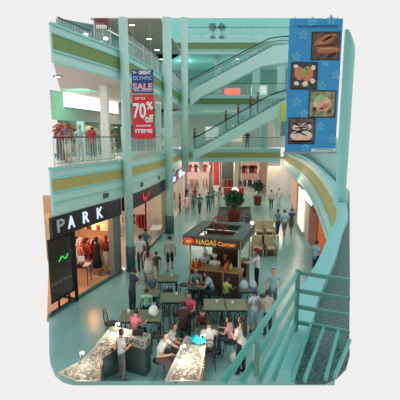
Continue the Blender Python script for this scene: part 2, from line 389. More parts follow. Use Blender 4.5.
for (xa, ya) in ((0.6, 1.88), (0.73, 1.82)):
    MB().bar(Vector((xa, ya, 5.0)) - O, Vector((xa, ya, 5.11)) - O, .015, .015).build('post', RAILT, t)

# unseen gallery above the viewer and walls around, added to shade the near floor
struct(MB().box(-9, 9, -7, 1.0, 8.5, 9.7).build('ceiling_near_shade', TEAL2))
struct(MB().box(-9, 9, -7.3, -7, 0, 14).build('wall_near_shade', CREAM))
struct(MB().box(-9.2, -9, -7.3, 1.0, 0, 9.7).build('wall_near_left_shade', CREAM))
struct(MB().box(9, 9.2, -7.3, 1.0, 0, 9.7).build('wall_near_right_shade', CREAM))
# ------------------------------------------------------------ people
SKIN = [M('skin_tan', (186, 138, 112), .55, var=.04), M('skin_light', (212, 168, 142), .55, var=.04), M('skin_brown', (150, 106, 84), .55, var=.04)]
HAIR = M('black_hair', (34, 28, 28), .5); SHOE = M('dark_shoe', (44, 42, 44), .5); EYE = M('dark_eye', (30, 24, 24), .2); LIP = M('lip', (160, 90, 84), .5)
_cl = {}
def cloth(rgb):
    k = tuple(rgb)
    if k not in _cl: _cl[k] = M('cloth_%d_%d_%d' % k, k, .85, var=.12, scale=9, spec=.2)
    return _cl[k]
def limb_mesh(V, E, R, sub):
    me = bpy.data.meshes.new('body'); me.from_pydata(V, E, [])
    o = bpy.data.objects.new('body', me); COL.objects.link(o)
    md = o.modifiers.new('skin', 'SKIN'); md.use_smooth_shade = True; md.branch_smoothing = .6
    for i, r in enumerate(R): me.skin_vertices[0].data[i].radius = r if isinstance(r, tuple) else (r, r)
    me.skin_vertices[0].data[0].use_root = True
    if sub: s = o.modifiers.new('sub', 'SUBSURF'); s.levels = s.render_levels = sub
    bpy.context.view_layer.update()
    out = bpy.data.meshes.new_from_object(o.evaluated_get(bpy.context.evaluated_depsgraph_get()))
    bpy.data.objects.remove(o); bpy.data.meshes.remove(me); return out
def seg_d(p, a, b):
    ab = b - a; t = max(0, min(1, (p - a).dot(ab) / max(1e-9, ab.length_squared))); return (p - a - ab * t).length, t

def person(label, loc, yaw, pose, h, shirt, pants, skin=0, sleeves='short', legs='long', hair='short', lean=0, arms=('down', 'down'), cap=None, head_yaw=0, head_dip=0, lod=1, dress=False, group=None, seat=.46, shoes=None):
    """a standing, walking or seated figure facing local +y; the body is one mesh, clothes, hair and face are its children"""
    k = h / 1.7
    sit = pose == 'sit'
    hip_z = seat + .075 if sit else .90 * k
    V = []; E = []; R = []; T = []
    def v(p, r, par=None, tagname=''):
        V.append(Vector(p)); R.append(r); i = len(V) - 1
        if par is not None: E.append((par, i)); T.append((par, i, tagname))
        return i
    ln = math.radians(lean); sl, cl_ = math.sin(ln), math.cos(ln)
    def up(x, y, z):                                    # torso point, leaned forward about the hips
        return (x, y * cl_ + z * sl, hip_z + z * cl_ - y * sl)
    pel = v((0, 0, hip_z), (.135 * k, .10 * k))
    wa = v(up(0, 0, .16 * k), (.125 * k, .095 * k), pel, 'torso')
    ch = v(up(0, 0, .36 * k), (.15 * k, .11 * k), wa, 'torso')
    nb = v(up(0, 0, .51 * k), (.085 * k, .075 * k), ch, 'torso')
    dip = math.radians(head_dip)
    nk = v(up(0, .01 * k, .57 * k), .052 * k, nb, 'neck')
    hx = Vector(up(0, .01 * k, .57 * k))
    fy = math.sin(ln * .4 + dip); fz = math.cos(ln * .4 + dip)
    hd0 = hx + Vector((0, .02 * k + .055 * k * fy, .055 * k * fz)); hd1 = hd0 + Vector((0, .085 * k * fy, .085 * k * fz)); hd2 = hd1 + Vector((0, .07 * k * fy, .07 * k * fz))
    a = v(hd0, (.078 * k, .085 * k), nk, 'head'); b = v(hd1, (.092 * k, .105 * k), a, 'head'); c = v(hd2, (.065 * k, .075 * k), b, 'head')
    hands = []
    for s, am in ((-1, arms[0]), (1, arms[1])):
        sh = v(up(s * .175 * k, 0, .475 * k), .062 * k, ch, 'torso')
        S = Vector(up(s * .175 * k, 0, .475 * k))
        if am == 'down': el = S + Vector((s * .06, -.03, -.29)) * k; wr = el + Vector((s * .0, .06, -.25)) * k
        elif am == 'swing': el = S + Vector((s * .05, .12, -.26)) * k; wr = el + Vector((-s * .01, .14, -.2)) * k
        elif am == 'back': el = S + Vector((s * .05, -.13, -.25)) * k; wr = el + Vector((s * .0, -.02, -.25)) * k
        elif am == 'table': el = S + Vector((s * .05, .14, -.24)) * k; wr = el + Vector((-s * .06, .23, .02)) * k
        elif am == 'hip': el = S + Vector((s * .17, -.05, -.23)) * k; wr = el + Vector((-s * .15, .08, -.17)) * k
        elif am == 'hold': el = S + Vector((s * .04, .03, -.28)) * k; wr = el + Vector((-s * .10, .22, .04)) * k
        elif am == 'reach': el = S + Vector((s * .04, .22, -.16)) * k; wr = el + Vector((-s * .02, .24, -.04)) * k
        elif am == 'rail': el = S + Vector((s * .10, .16, -.23)) * k; wr = el + Vector((-s * .12, .20, -.03)) * k
        e = v(el, .042 * k, sh, 'upperarm'); w = v(wr, .029 * k, e, 'forearm')
        d = (wr - el).normalized(); pm = wr + d * .075 * k
        v(pm, (.034 * k, .022 * k), w, 'hand'); hands.append((s, wr, pm, d))
    feet = []
    for s in (-1, 1):
        hp = v((s * .09 * k, 0, hip_z - .03 * k), .09 * k, pel, 'hip')
        if sit:
            kn = Vector((s * .11 * k, .42 * k, hip_z - .01)); an = Vector((s * .11 * k, .40 * k + (.06 if s > 0 else -.05), .075))
        elif pose == 'walk':
            kn = Vector((s * .09 * k, s * .13 * k + .05 * k, .50 * k)); an = Vector((s * .085 * k, s * .26 * k - .03 * k, .085 + (.05 if s < 0 else 0)))
        else:
            kn = Vector((s * .095 * k, .015 * k, .49 * k)); an = Vector((s * .10 * k, -.01 * k, .08))
        q = v(kn, .058 * k, hp, 'thigh'); q = v(an, .037 * k, q, 'shin')
        th = .35 if (pose == 'walk' and s < 0) else 0
        v(an + Vector((0, .13 * k, -.045 - th * .05)), (.037 * k, .03 * k), q, 'foot')
    me = limb_mesh(V, E, R, 1 if lod else 1)
    # low point to the floor
    root = thing('person', label, 'person', loc, yaw, group)
    bvs = [x.co.copy() for x in me.vertices]; bfs = [tuple(p.vertices) for p in me.polygons]
    cls = []
    for f in bfs:
        cpt = sum((bvs[i] for i in f), Vector()) / len(f); best = None
        for (p, q, tn) in T:
            dd, t = seg_d(cpt, V[p], V[q]); dd /= (R[q] if not isinstance(R[q], tuple) else R[q][0]) + .03
            if best is None or dd < best[0]: best = (dd, tn, t, cpt)
        cls.append(best)
    body = MB().add(bvs, bfs, True)
    n_body = len(bfs)
    if lod:
        for s, wr, pm, d in hands:                        # four fingers and a thumb rooted in the palm
            sd = d.cross(Vector((0, 1, .01))); sd = sd.normalized() if sd.length > .05 else Vector((1, 0, 0))
            nrm = sd.cross(d).normalized() * (-1 if sd.cross(d).z > 0 else 1)
            for i, ln_ in enumerate((.062, .074, .07, .054)):
                o = pm - d * .012 * k + sd * ((i - 1.5) * .017 * k); m_ = o + d * ln_ * .55 * k + nrm * .004; e_ = m_ + (d * .7 + nrm * .6).normalized() * ln_ * .5 * k
                body.tube([o, m_, e_], [.0088 * k, .008 * k, .006 * k], 5)
            o = wr + d * .03 * k - sd * s * .022 * k; m_ = o + (d * .6 - sd * s * .7).normalized() * .035 * k
            body.tube([o, m_, m_ + d * .03 * k], [.011 * k, .009 * k, .007 * k], 5)
    bo = body.build('body', SKIN[skin], root)
    def piece(name, test, infl, mat):
        used = {}; fs = []; nn = {}
        for f, c_ in zip(bfs, cls):
            if test(c_): fs.append(f)
        if not fs: return None
        bm = bmesh.new(); bm.from_mesh(bo.data); bm.normal_update(); bm.verts.ensure_lookup_table()
        for f in fs:
            for i in f: used.setdefault(i, len(used))
        vs = [bvs[i] + bm.verts[i].normal * infl for i in used]; bm.free()
        o = MB().add(vs, [tuple(used[i] for i in f) for f in fs], True).build(name, mat, bo)
        md = o.modifiers.new('thick', 'SOLIDIFY'); md.thickness = .006; md.offset = -1
        return o
    slv = {'short': .62, 'long': 2, 'none': -1}[sleeves]
    piece('dress' if dress else 'shirt', lambda c_: c_[1] == 'torso' or (c_[1] == 'upperarm' and c_[2] < slv) or (c_[1] == 'forearm' and slv > 1 and c_[2] < .95), .010, cloth(shirt))
    if dress:
        if not sit:
            cd_ = MB().lathe(0, 0, [(.16 * k, hip_z + .12 * k), (.185 * k, hip_z - .05 * k), (.215 * k, hip_z - .25 * k), (.24 * k, hip_z - .46 * k), (.235 * k, hip_z - .46 * k), (.15 * k, hip_z + .0 * k)], 14)
            cd_.v = [(x, y * .72, z) for x, y, z in cd_.v]; cd_.build('skirt', cloth(pants), bo)
        else: piece('skirt', lambda c_: c_[1] in ('hip', 'thigh'), .02, cloth(pants))
    else:
        piece('trousers' if legs == 'long' else 'shorts', lambda c_: c_[1] in ('hip', 'thigh') or (c_[1] == 'shin' and legs == 'long' and c_[2] < .93), .013, cloth(pants))
    piece('shoes', lambda c_: c_[1] == 'foot' or (c_[1] == 'shin' and c_[2] >= .93), .007, cloth(shoes) if shoes else SHOE)
    hc = hd1; f = Vector((0, fz, -fy)); u = Vector((0, fy, fz))
    def hairtest(c_):
        if c_[1] != 'head': return False
        r = c_[3] - hc; return r.dot(u) > .045 * k or (r.dot(f) < .012 * k and r.dot(u) > -.06 * k)
    ho = None
    if cap is None or hair != 'none':
        ho = piece('hair', hairtest, .014 * k, HAIR)
    if hair == 'long':
        b0 = hc - f * .07 * k; m = MB()
        m.tube([b0 + u * .05 * k, b0 - u * .06 * k - f * .02 * k, b0 - u * .2 * k - f * .06 * k, b0 - u * .38 * k - f * .085 * k, b0 - u * .46 * k - f * .08 * k], [.06 * k, .085 * k, .085 * k, .06 * k, .02 * k], 8)
        m.build('long_hair', HAIR, bo)
    elif hair == 'bun':
        MB().ball(hc - f * .11 * k + u * .04 * k, .045 * k).build('hair_bun', HAIR, bo)
    if cap:
        m = MB().ball(hc + u * .055 * k, .108 * k, (1, 1.08, .72)); o = m.build('cap', cloth(cap), bo)
        q = hc + u * .045 * k + f * .09 * k; MB().ball(q + f * .045 * k, .07 * k, (1, 1, .14)).build('cap_brim', cloth(cap), bo)
    if lod:
        for s in (-1, 1):
            MB().ball(hc + f * .079 * k + Vector((s * .03 * k, 0, 0)) - u * .012 * k, .011 * k, nu=6, nv=4).build('eye', EYE, bo)
            MB().ball(hc + Vector((s * .082 * k, 0, 0)) - u * .02 * k, .022 * k, (.5, .8, 1.1), 6, 4).build('ear', SKIN[skin], bo)
        MB().ball(hc + f * .085 * k - u * .04 * k, .016 * k, (.8, 1.1, 1.2), 6, 4).build('nose', SKIN[skin], bo)
        MB().ball(hc + f * .074 * k - u * .075 * k, .018 * k, (1.3, .6, .4), 6, 4).build('mouth', LIP, bo)
    # foot soles on the ground
    lo = min(x.z for x in bvs[:]) ; root.location.z -= lo if not sit else min(0, lo)
    return root
R_ = math.radians

# ------------------------------------------------------------ food court furniture
GTOP = M('green_table_top', (108, 122, 96), .4); CHB = M('black_wire', (34, 44, 46), .4, .3)
def make_table(label, loc, w, d, rz=0, group=None, mat=None):
    t = thing('cafe_table', label, 'table', loc, rz, group)
    MB().box(-w / 2, w / 2, -d / 2, d / 2, .70, .74).build('tabletop', mat or GTOP, t, bevel=.01)
    MB().box(-w / 2 + .06, w / 2 - .06, -d / 2 + .06, d / 2 - .06, .63, .70).build('apron', CHB, t)
    for sx in (-1, 1):
        for sy in (-1, 1):
            MB().tube([(sx * (w / 2 - .08), sy * (d / 2 - .08), 0), (sx * (w / 2 - .08), sy * (d / 2 - .08), .70)], .02, 8).build('leg', CHB, t)
    return t
def make_chair(label, loc, rz, group='black wire chairs of the food court'):
    t = thing('wire_chair', label, 'chair', loc, rz, group)
    MB().lathe(0, 0, [(.19, .43), (.205, .44), (.205, .455), (.19, .465)], 16).build('seat', M('dark_seat_pad', (46, 60, 60), .5), t)
    for sx in (-1, 1):
        MB().tube([(sx * .13, .13, .44), (sx * .17, .19, 0)], .013, 6).build('leg', CHB, t)
        MB().tube([(sx * .13, -.13, .44), (sx * .17, -.20, 0)], .013, 6).build('leg', CHB, t)
    pts = [(-.17, -.15, .45)] + [(.19 * math.cos(a) * (1 if abs(math.cos(a)) < .9 else .95), -.17 - .06 * math.sin(a), .62 + .30 * math.sin(a)) for a in [math.pi * (1 - i / 10) for i in range(11)]] + [(.17, -.15, .45)]
    bk = MB().tube(pts, .014, 6).build('backrest', CHB, t)
    pts2 = [(-.09, -.16, .46), (-.10, -.2, .66), (-.05, -.225, .80), (0, -.23, .83), (.05, -.225, .80), (.10, -.2, .66), (.09, -.16, .46)]
    MB().tube(pts2, .01, 6).build('inner_loop', CHB, bk)
    return t
tables = [
    ((-1.24, 13.81, 0), .8, .75, 'green-topped square cafe table farthest from the viewer, left of the food court'),
    ((-1.72, 12.4, 0), .6, .65, 'green-topped cafe table left of the middle table, beside the child in mint green'),
    ((-.92, 12.02, 0), .8, .75, 'green-topped square cafe table in the middle, black chairs crowded before it'),
    ((-1.8, 10.71, 0), 1.25, .75, 'wide green cafe table with a white plastic bag on it'),
    ((.46, 11.48, 0), .68, .8, 'pale olive cafe table, the left one of the pair near the number 2 jersey'),
    ((1.18, 11.48, 0), .68, .8, 'pale olive cafe table right beside the boy in the number 2 jersey'),
    ((-.15, 13.0, 0), .65, .6, 'dark cafe table in front of the wooden kiosk counter'),
    ((.2, 9.82, 0), .6, .6, 'dark cafe table behind the glass counter with the teal cloth'),
    ((1.75, 12.8, 0), .7, .6, 'cafe table with pale plastic bags near the man in the red cap'),
]
TB = [make_table(l, p, w, d, 0, 'cafe tables of the food court', M('dark_table_top', (70, 84, 80), .4) if 'dark' in l else (M('olive_table_top', (140, 146, 120), .4) if 'olive' in l else None)) for p, w, d, l in tables]
cproto = None
def chair(label, px, rz):
    global cproto
    if cproto is None: cproto = make_chair(label, (px[0], px[1], 0), R_(rz)); return cproto
    return dup(cproto, (px[0], px[1], 0), R_(rz), label)
for p, rz, l in [
    ((-2.72, 10.75), -90, 'lone black wire chair at the left end of the wide green table'),
    ((-1.14, 11.36), 0, 'black wire chair before the middle green table, its left place'),
    ((-.68, 11.36), 4, 'black wire chair before the middle green table, its right place'),
    ((-.25, 12.1), 90, 'black wire chair at the right side of the middle green table'),
    ((-.95, 12.68), 180, 'black wire chair behind the middle green table'),
    ((-1.92, 13.85), -90, 'black wire chair at the left side of the farthest green table'),
    ((-.6, 13.8), 90, 'black wire chair at the right side of the farthest green table'),
    ((-1.2, 13.2), 0, 'black wire chair in front of the farthest green table'),
    ((-.15, 12.42), 0, 'black wire chair straight in front of the dark kiosk table'),
    ((.32, 10.82), 0, 'black wire chair in front of the left pale olive table'),
    ((.78, 10.82), 3, 'black wire chair on the near side, between the two pale olive tables'),
    ((1.24, 10.82), -3, 'black wire chair in front of the right pale olive table'),
    ((.46, 12.15), 180, 'black wire chair behind the left pale olive table'),
    ((1.18, 12.15), 180, 'black wire chair behind the right pale olive table'),
    ((-1.25, 10.05), 10, 'black wire chair in front of the wide green table, beside the salmon shirt'),
    ((-.35, 9.75), -90, 'black wire chair at the left of the dark table behind the teal cloth'),
    ((1.78, 12.22), 0, 'black wire chair in front of the table with plastic bags'),
    ((2.36, 12.8), 90, 'black wire chair right of the table with plastic bags'),
]: chair(l, p, rz)
def seated(label, px, yaw, h, shirt, pants, chair_label, **kw):
    yw = R_(yaw); chair(chair_label, px, yaw)
    return person(label, (px[0], px[1], 0), yw, 'sit', h, shirt, pants, **kw)
seated('child in a mint green shirt seated beside the woman in dark clothes', (-1.78, 11.76), 0, 1.3, (150, 222, 190), (60, 66, 76), 'black wire chair under the child in mint green', arms=('table', 'table'))
seated('person in a bright pink shirt seated at the middle of the food court', (-.3, 11.3), 160, 1.6, (216, 90, 122), (56, 50, 56), 'black wire chair under the person in bright pink', arms=('table', 'hold'), lean=12)
seated('boy in a salmon pink shirt seated at the wide green table', (-1.9, 10.05), -30, 1.5, (216, 118, 132), (50, 56, 60), 'black wire chair under the boy in salmon pink', arms=('table', 'table'), lean=10, skin=1)
seated('person in dark brown with back to the viewer, facing the bright pink shirt', (-.52, 10.35), -10, 1.65, (74, 54, 50), (50, 46, 50), 'black wire chair under the person in dark brown', sleeves='long', arms=('table', 'table'), lean=14)
seated('dark haired person in brown leaning low over the dark table', (.1, 10.42), 175, 1.6, (86, 62, 52), (50, 44, 46), 'black wire chair under the person leaning over the dark table', sleeves='long', arms=('table', 'table'), lean=26, head_dip=20)
seated('child in a pink and white shirt seated near the woman with long hair', (.86, 9.72), 70, 1.35, (232, 168, 178), (70, 74, 84), 'black wire chair under the child in pink and white', arms=('table', 'table'), lean=6, hair='bun', skin=1)
seated('person in a pale blue grey shirt bent forward by the kiosk counter', (.5, 13.08), 90, 1.65, (168, 196, 206), (60, 70, 82), 'black wire chair under the pale blue grey shirt', arms=('table', 'table'), lean=24, head_dip=10)
seated('child in a yellow green shirt seated beside the pale blue grey shirt', (.92, 12.75), -50, 1.3, (176, 206, 96), (64, 70, 60), 'black wire chair under the child in yellow green', arms=('table', 'table'), lean=8)
seated('small dark haired person in blue seated behind the left green table', (-1.74, 13.02), 180, 1.5, (92, 122, 140), (50, 56, 60), 'black wire chair under the small person in blue', arms=('table', 'hold'))
seated('person in teal blue seated behind the dark kiosk table', (-.15, 13.58), 180, 1.6, (110, 150, 164), (46, 52, 58), 'black wire chair under the person in teal blue', arms=('table', 'table'), lean=10)
seated('person in a white top, head bent, left of the child in pink', (.24, 9.22), 0, 1.6, (208, 212, 208), (70, 70, 76), 'black wire chair under the white top left of the pink child', arms=('table', 'table'), lean=18, head_dip=15)

person('boy in a white blue jersey with number 2 and a blue cap', (1.7, 11.04, 0), R_(25), 'stand', 1.45, (196, 214, 228), (150, 176, 192), cap=(70, 92, 150), legs='short', arms=('hold', 'down'))
person('woman in a beige top standing beside the boy with the number 2', (2.1, 10.84, 0), R_(15), 'stand', 1.5, (184, 180, 164), (70, 72, 78), arms=('hold', 'hold'), lean=6)
person('young man in a pale grey blue shirt standing by the railing', (2.56, 12.49, 0), R_(175), 'stand', 1.62, (150, 184, 192), (84, 112, 130), arms=('hip', 'down'), skin=1)
person('woman with long black hair, white top and black trousers standing in front', (1.07, 8.9, 0), R_(40), 'stand', 1.62, (222, 218, 206), (44, 46, 52), hair='long', arms=('hold', 'hold'), skin=1, sleeves='short')
person('woman in dark clothes standing at the far left of the food court', (-2.4, 12.5, 0), R_(-40), 'stand', 1.6, (64, 72, 84), (54, 60, 70), hair='bun', arms=('hold', 'hold'), lean=12, sleeves='short')
person('stall keeper in white shirt and pale blue sleeves inside the dark glass stall', (-1.98, 8.66, 0), R_(-55), 'stand', 1.42, (206, 214, 222), (100, 104, 104), arms=('down', 'hold'), skin=0, head_yaw=0)
person('seller in a grey white shirt leaning to the lit jewellery counter, the rear one', (-.85, 9.25, 0), R_(-100), 'sit', 1.6, (172, 194, 196), (70, 84, 92), arms=('hold', 'reach'), lean=14)
person('seller in a white shirt facing the viewer at the lit jewellery counter', (-1.05, 8.82, 0), R_(-112), 'sit', 1.6, (214, 222, 224), (120, 92, 96), arms=('reach', 'hold'), lean=16, skin=1)
person('kiosk worker in white uniform and white cap at the back of the kiosk', (.16, 14.7, 0), R_(200), 'stand', 1.62, (226, 230, 234), (200, 204, 206), cap=(232, 236, 240), arms=('hold', 'hold'), lean=10)
person('kiosk worker in white bending over the kiosk counter', (.62, 14.3, 0), R_(165), 'stand', 1.62, (230, 230, 236), (200, 204, 206), cap=(232, 236, 240), arms=('reach', 'hold'), lean=16)
person('kiosk worker in dark red behind the counter right of the white uniforms', (1.0, 14.4, 0), R_(180), 'stand', 1.55, (110, 42, 44), (60, 40, 40), arms=('hold', 'hold'), skin=2)
person('man in a white shirt, black trousers and red cap beside the kiosk', (2.28, 14.3, 0), R_(75), 'stand', 1.75, (232, 216, 220), (36, 38, 44), cap=(150, 44, 44), arms=('reach', 'hold'), sleeves='long')
person('man in a grey shirt and dark shorts walking away along the open floor', (-1.38, 16.53, 0), R_(0), 'walk', 1.72, (178, 184, 188), (44, 46, 54), legs='short', arms=('down', 'down'))
person('man in a white shirt and dark trousers at the sports store entrance', (-2.72, 16.53, 0), R_(10), 'walk', 1.75, (212, 222, 226), (52, 66, 82), arms=('down', 'down'))
person('person in a slate blue shirt half hidden inside the sports store entrance', (-2.69, 17.94, 0), R_(-20), 'stand', 1.72, (92, 124, 140), (60, 70, 80))
person('woman in a pale dress and pink shoulders walking past the columns', (-2.19, 15.31, 0), R_(-10), 'walk', 1.62, (214, 160, 172), (214, 210, 204), dress=True, hair='long', skin=1, sleeves='none')
person('child in a dark olive shirt beside the woman in the pale dress', (-1.85, 15.31, 0), R_(20), 'walk', 1.35, (78, 84, 66), (204, 190, 164), skin=1)
person('man in a dark blue shirt sitting by the big potted tree', (3.03, 23.48, 0), R_(-10), 'stand', 1.3, (66, 92, 120), (52, 60, 80))
person('shopper in a light blue shirt beside the right hand shop wall', (5.19, 16.14, 0), R_(-60), 'stand', 1.6, (150, 196, 222), (48, 60, 84), arms=('hold', 'hold'))
for l, p, yaw, h, sh, pa, kw in [
    ('shopper in dark blue, left of three walking away on the right', (4.89, 22.98, 0), 0, 1.7, (96, 140, 156), (60, 78, 96), {}),
    ('shopper in a pale aqua shirt, middle of three walking away on the right', (5.25, 22.73, 0), 0, 1.72, (164, 208, 216), (120, 112, 110), {'legs': 'short'}),
    ('shopper in navy, right of three walking away on the right', (5.8, 23.22, 0), 0, 1.7, (58, 78, 108), (84, 84, 96), {'legs': 'short'}),
    ('distant shopper in white with dark trousers facing the far right doorway', (6.1, 31.64, 0), 10, 1.7, (222, 214, 210), (44, 48, 56), {}),
    ('distant shopper in white top beside the far right doorway', (7.04, 33.06, 0), 180, 1.65, (232, 226, 222), (196, 200, 200), {}),
    ('distant shopper in a pale dress at the left shops', (-1.02, 29.92, 0), 170, 1.6, (226, 206, 194), (212, 178, 160), {'dress': True, 'hair': 'long'}),
    ('distant shopper in dark grey blue beside the pale dress', (-0.59, 31.2, 0), 200, 1.65, (120, 136, 148), (84, 88, 100), {}),
    ('distant shopper in white and navy walking on the left of the crowd', (-0.04, 29.52, 0), 10, 1.7, (96, 120, 140), (70, 84, 110), {}),
    ('distant shopper in deep blue, centre of the far crowd', (0.7, 30.34, 0), 0, 1.68, (58, 102, 128), (60, 82, 104), {}),
    ('distant shopper in pale lilac, right end of the far crowd', (1.7, 33.06, 0), -20, 1.68, (190, 180, 196), (206, 180, 170), {'legs': 'short'}),
    ('distant shopper in teal behind the deep blue shirt', (1.18, 33.56, 0), 160, 1.66, (112, 150, 152), (70, 80, 90), {}),
    ('distant shopper in a red shirt in front of the far left racks', (-0.46, 34.08, 0), 30, 1.62, (170, 56, 60), (70, 60, 66), {}),
    ('distant shopper in a dark red shirt at the far left shop edge', (-1.25, 34.08, 0), 150, 1.65, (132, 52, 56), (60, 52, 56), {}),
    ('dark dressed shop assistant standing against the left shop pier', (-1.63, 29.92, 0), 90, 1.65, (48, 46, 50), (44, 44, 48), {}),
]:
    person(l, p, R_(yaw), 'walk' if 'walking' in l else 'stand', h, sh, pa, lod=0, **kw)
# upper walkway, left
person('man in a grey purple shirt and pale shorts leaning on the upper left railing', (-5.62, 16.13, 5.0), R_(160), 'stand', 1.75, (124, 112, 130), (206, 196, 190), legs='short', arms=('rail', 'rail'), lean=6)
person('person in a pale aqua shirt right of the grey purple shirt, upstairs', (-5.53, 17.49, 5.0), R_(190), 'stand', 1.68, (160, 200, 204), (190, 176, 180), arms=('rail', 'hold'), skin=1)
person('person in a bright red shirt standing alone on the upper left walkway', (-5.97, 21.02, 5.0), R_(0), 'stand', 1.66, (206, 44, 60), (66, 74, 84), arms=('hold', 'hold'))
person('dark haired person in maroon at the left edge of the upper walkway', (-6.79, 18.26, 5.0), R_(60), 'stand', 1.6, (150, 70, 78), (92, 64, 70), arms=('hold', 'hold'))
person('shopper in black behind the glass railing right of the sale sign', (-2.86, 26.32, 5.0), R_(10), 'stand', 1.7, (52, 56, 62), (54, 60, 66), lod=0)
person('dark dressed person on the far second floor under the escalator', (4.35, 34.9, 5.0), R_(180), 'stand', 1.7, (70, 84, 92), (60, 72, 80), lod=0)
# number on the jersey
for o in [q for q in bpy.data.objects if q.get('label', '').startswith('boy in a white blue jersey')]:
    bd = [c for c in o.children if c.name.startswith('body')][0]
    text('jersey_number', '2', .2, cloth((60, 84, 130)), bd, (0, -.105, 1.02), (R_(90), 0, 0), .004)
# ------------------------------------------------------------ signs on the left shopfronts
def frame_at(path_y):
    p = cut(LW, path_y, path_y + .05); a = Vector(p[0]); t = (Vector(p[-1]) - a).normalized(); n = Vector((t.y, -t.x)); return a, t, n, math.atan2(n.x, -n.y)
s = thing('store_sign', 'long black fascia sign with white letters PARK over the orange lit clothes store', 'sign', (-5.04, 12.17, 2.7))
O = Vector((-5.04, 12.17))
def rel(path): return [(p[0] - O.x, p[1] - O.y) for p in path]
MB().strip(rel(cut(LW, 12.25, 16.35)), 0, .74, .12, .06).build('board', DARK, s)
for ch, y, m in (('P', 12.62, M('dim_letter', (176, 186, 188), .5)), ('A', 13.17, LITB), ('R', 13.96, LITB), ('K', 14.79, LITB)):
    a, tt, n, ph = frame_at(y); q = a + n * .075 - O
    text('letter', ch, .62, m, s, (q.x, q.y, .37), (R_(90), 0, ph), .015, width=.38, weight=.012)
def band_sign(name, label, y0, y1, z0, z1, m, off=.06):
    p = cut(LW, y0, y1); t = thing(name, label, 'sign', (p[0][0], p[0][1], z0)); o = Vector(p[0])
    MB().strip([(a - o.x, b - o.y) for a, b in p], 0, z1 - z0, .3, off).build('board', m, t); return t, o
t, o = band_sign('store_sign', 'black fascia sign with a red tick shaped logo between the two left columns', 16.95, 22.6, 2.72, 3.4, DARK)
a, tt, n, ph = frame_at(19.4); q = a + n * .08 - o
sw = [(-.62, .06), (-.5, -.16), (-.34, -.24), (-.1, -.2), (.85, .26), (.1, .0), (-.2, -.06), (-.36, -.03), (-.44, .06), (-.48, .26)]
m = MB().prism(sw, 0, .02).build('tick_logo', M('red_logo', (228, 40, 52), .5, emit=.4), t); m.location = (q.x, q.y, .36); m.rotation_euler = (R_(90), 0, ph)
t, o = band_sign('store_sign', 'navy fascia sign with a lit white panel just past the second left column', 22.7, 28.0, 2.76, 3.45, M('navy_board', (52, 66, 84), .4))
p = cut(LW, 24.2, 27.4); MB().strip([(x - o.x, y - o.y) for x, y in p], .16, .5, .05, .1).build('lit_panel', LITB, t)
t, o = band_sign('store_sign', 'white lit fascia sign with a dark red end, farthest on the left', 28.05, 33.2, 2.85, 3.6, M('dark_red_board', (150, 40, 62), .5), .05)
p = cut(LW, 29.2, 33.1); MB().strip([(x - o.x, y - o.y) for x, y in p], .08, .62, .05, .09).build('lit_panel', LITB, t)
# small louvred vents on the fascia
for k, y in enumerate((15.3, 18.9, 22.2, 27.0)):
    a, tt, n, ph = frame_at(y); v_ = thing('fascia_vent', ['small dark double vent on the fascia above the letter K', 'small dark vent on the fascia above the red tick logo', 'small dark vent on the fascia left of the second column', 'small dark vent on the fascia above the navy sign'][k], 'vent', (a.x + n.x * .02, a.y + n.y * .02, 3.62), ph, 'fascia vents')
    for dx in (-.16, .03): MB().box(dx, dx + .14, -.03, .01, 0, .2).build('grille', M('vent_dark', (70, 92, 92), .5), v_)

# clothes store
p = cut(LW, 12.1, 13.3); t = thing('shop_window', 'tall dark glass shop window with faint lettering below the letter P', 'window', (p[0][0], p[0][1], .12)); o = Vector(p[0]); pr = [(x - o.x, y - o.y) for x, y in p]
MB().strip(pr, .36, 2.56, .03, -.03).build('pane', TGLASS, t)
fr = MB(); fr.strip(pr, .33, .38, .07, 0).strip(pr, 0, .04, .07, 0); [fr.box(q_[0] - .05, q_[0] + .01, q_[1] - .03, q_[1] + .03, 0, .34) for q_ in (along(pr, .35)[0], along(pr, .9)[0])]; fr.box(0, .001, 0, .001, 0, .001).strip(pr, 2.52, 2.58, .07, 0)
e = pr[-1]; fr.box(e[0] - .04, e[0] + .04, e[1] - .04, e[1] + .04, 0, 2.58); fr.build('frame', BLACK, t)
a, tt, n, ph = frame_at(12.6); q = a + n * .01 - o
text('lettering', 'HAVE FUN', .2, M('grey_lettering', (120, 130, 128), .5), t, (q.x, q.y, .98), (R_(90), 0, ph), .004, width=1.0)
gl = MB(); pts = [(q.x + tt.x * s_, q.y + tt.y * s_, 1.78 + .07 * math.sin(s_ * 19)) for s_ in [i * .05 - .1 for i in range(11)]]
gl.tube(pts, .018, 6).build('green_squiggle', M('green_neon', (60, 220, 90), .5, emit=.8), t)
DR = thing('door_frame', 'black entrance frame between the dark window and the orange shop floor', 'frame', (-4.62, 13.32, .02))
MB().box(-.04, .04, -.04, .04, 0, 2.66).build('jamb', BLACK, DR)
MB().bar((0, 0, .04), (-1.15, .54, .04), .05, .08).build('threshold', BLACK, DR)
GC = [(120, 34, 44), (40, 34, 40), (214, 190, 176), (196, 84, 96), (74, 56, 60), (230, 216, 206), (150, 60, 50), (60, 52, 66), (206, 140, 120), (96, 40, 52)]
def garment(label, loc, rz, rgb, group, l=.72):
    m = MB(); w = .21
    m.prism([(-.04, 0), (.04, 0), (w, -.06), (w + .1, -.36), (w + .02, -.38), (w * .82, -.2), (w * .86, -l), (-w * .86, -l), (-w * .82, -.2), (-w - .02, -.38), (-w - .1, -.36), (-w, -.06)], -.03, .03)
    m.v = [(x, z, y) for x, y, z in m.v]
    o_ = m.build('garment', cloth(rgb)); o_.location = loc; o_.rotation_euler = (0, 0, rz); return tag(o_, label, 'clothing', group)
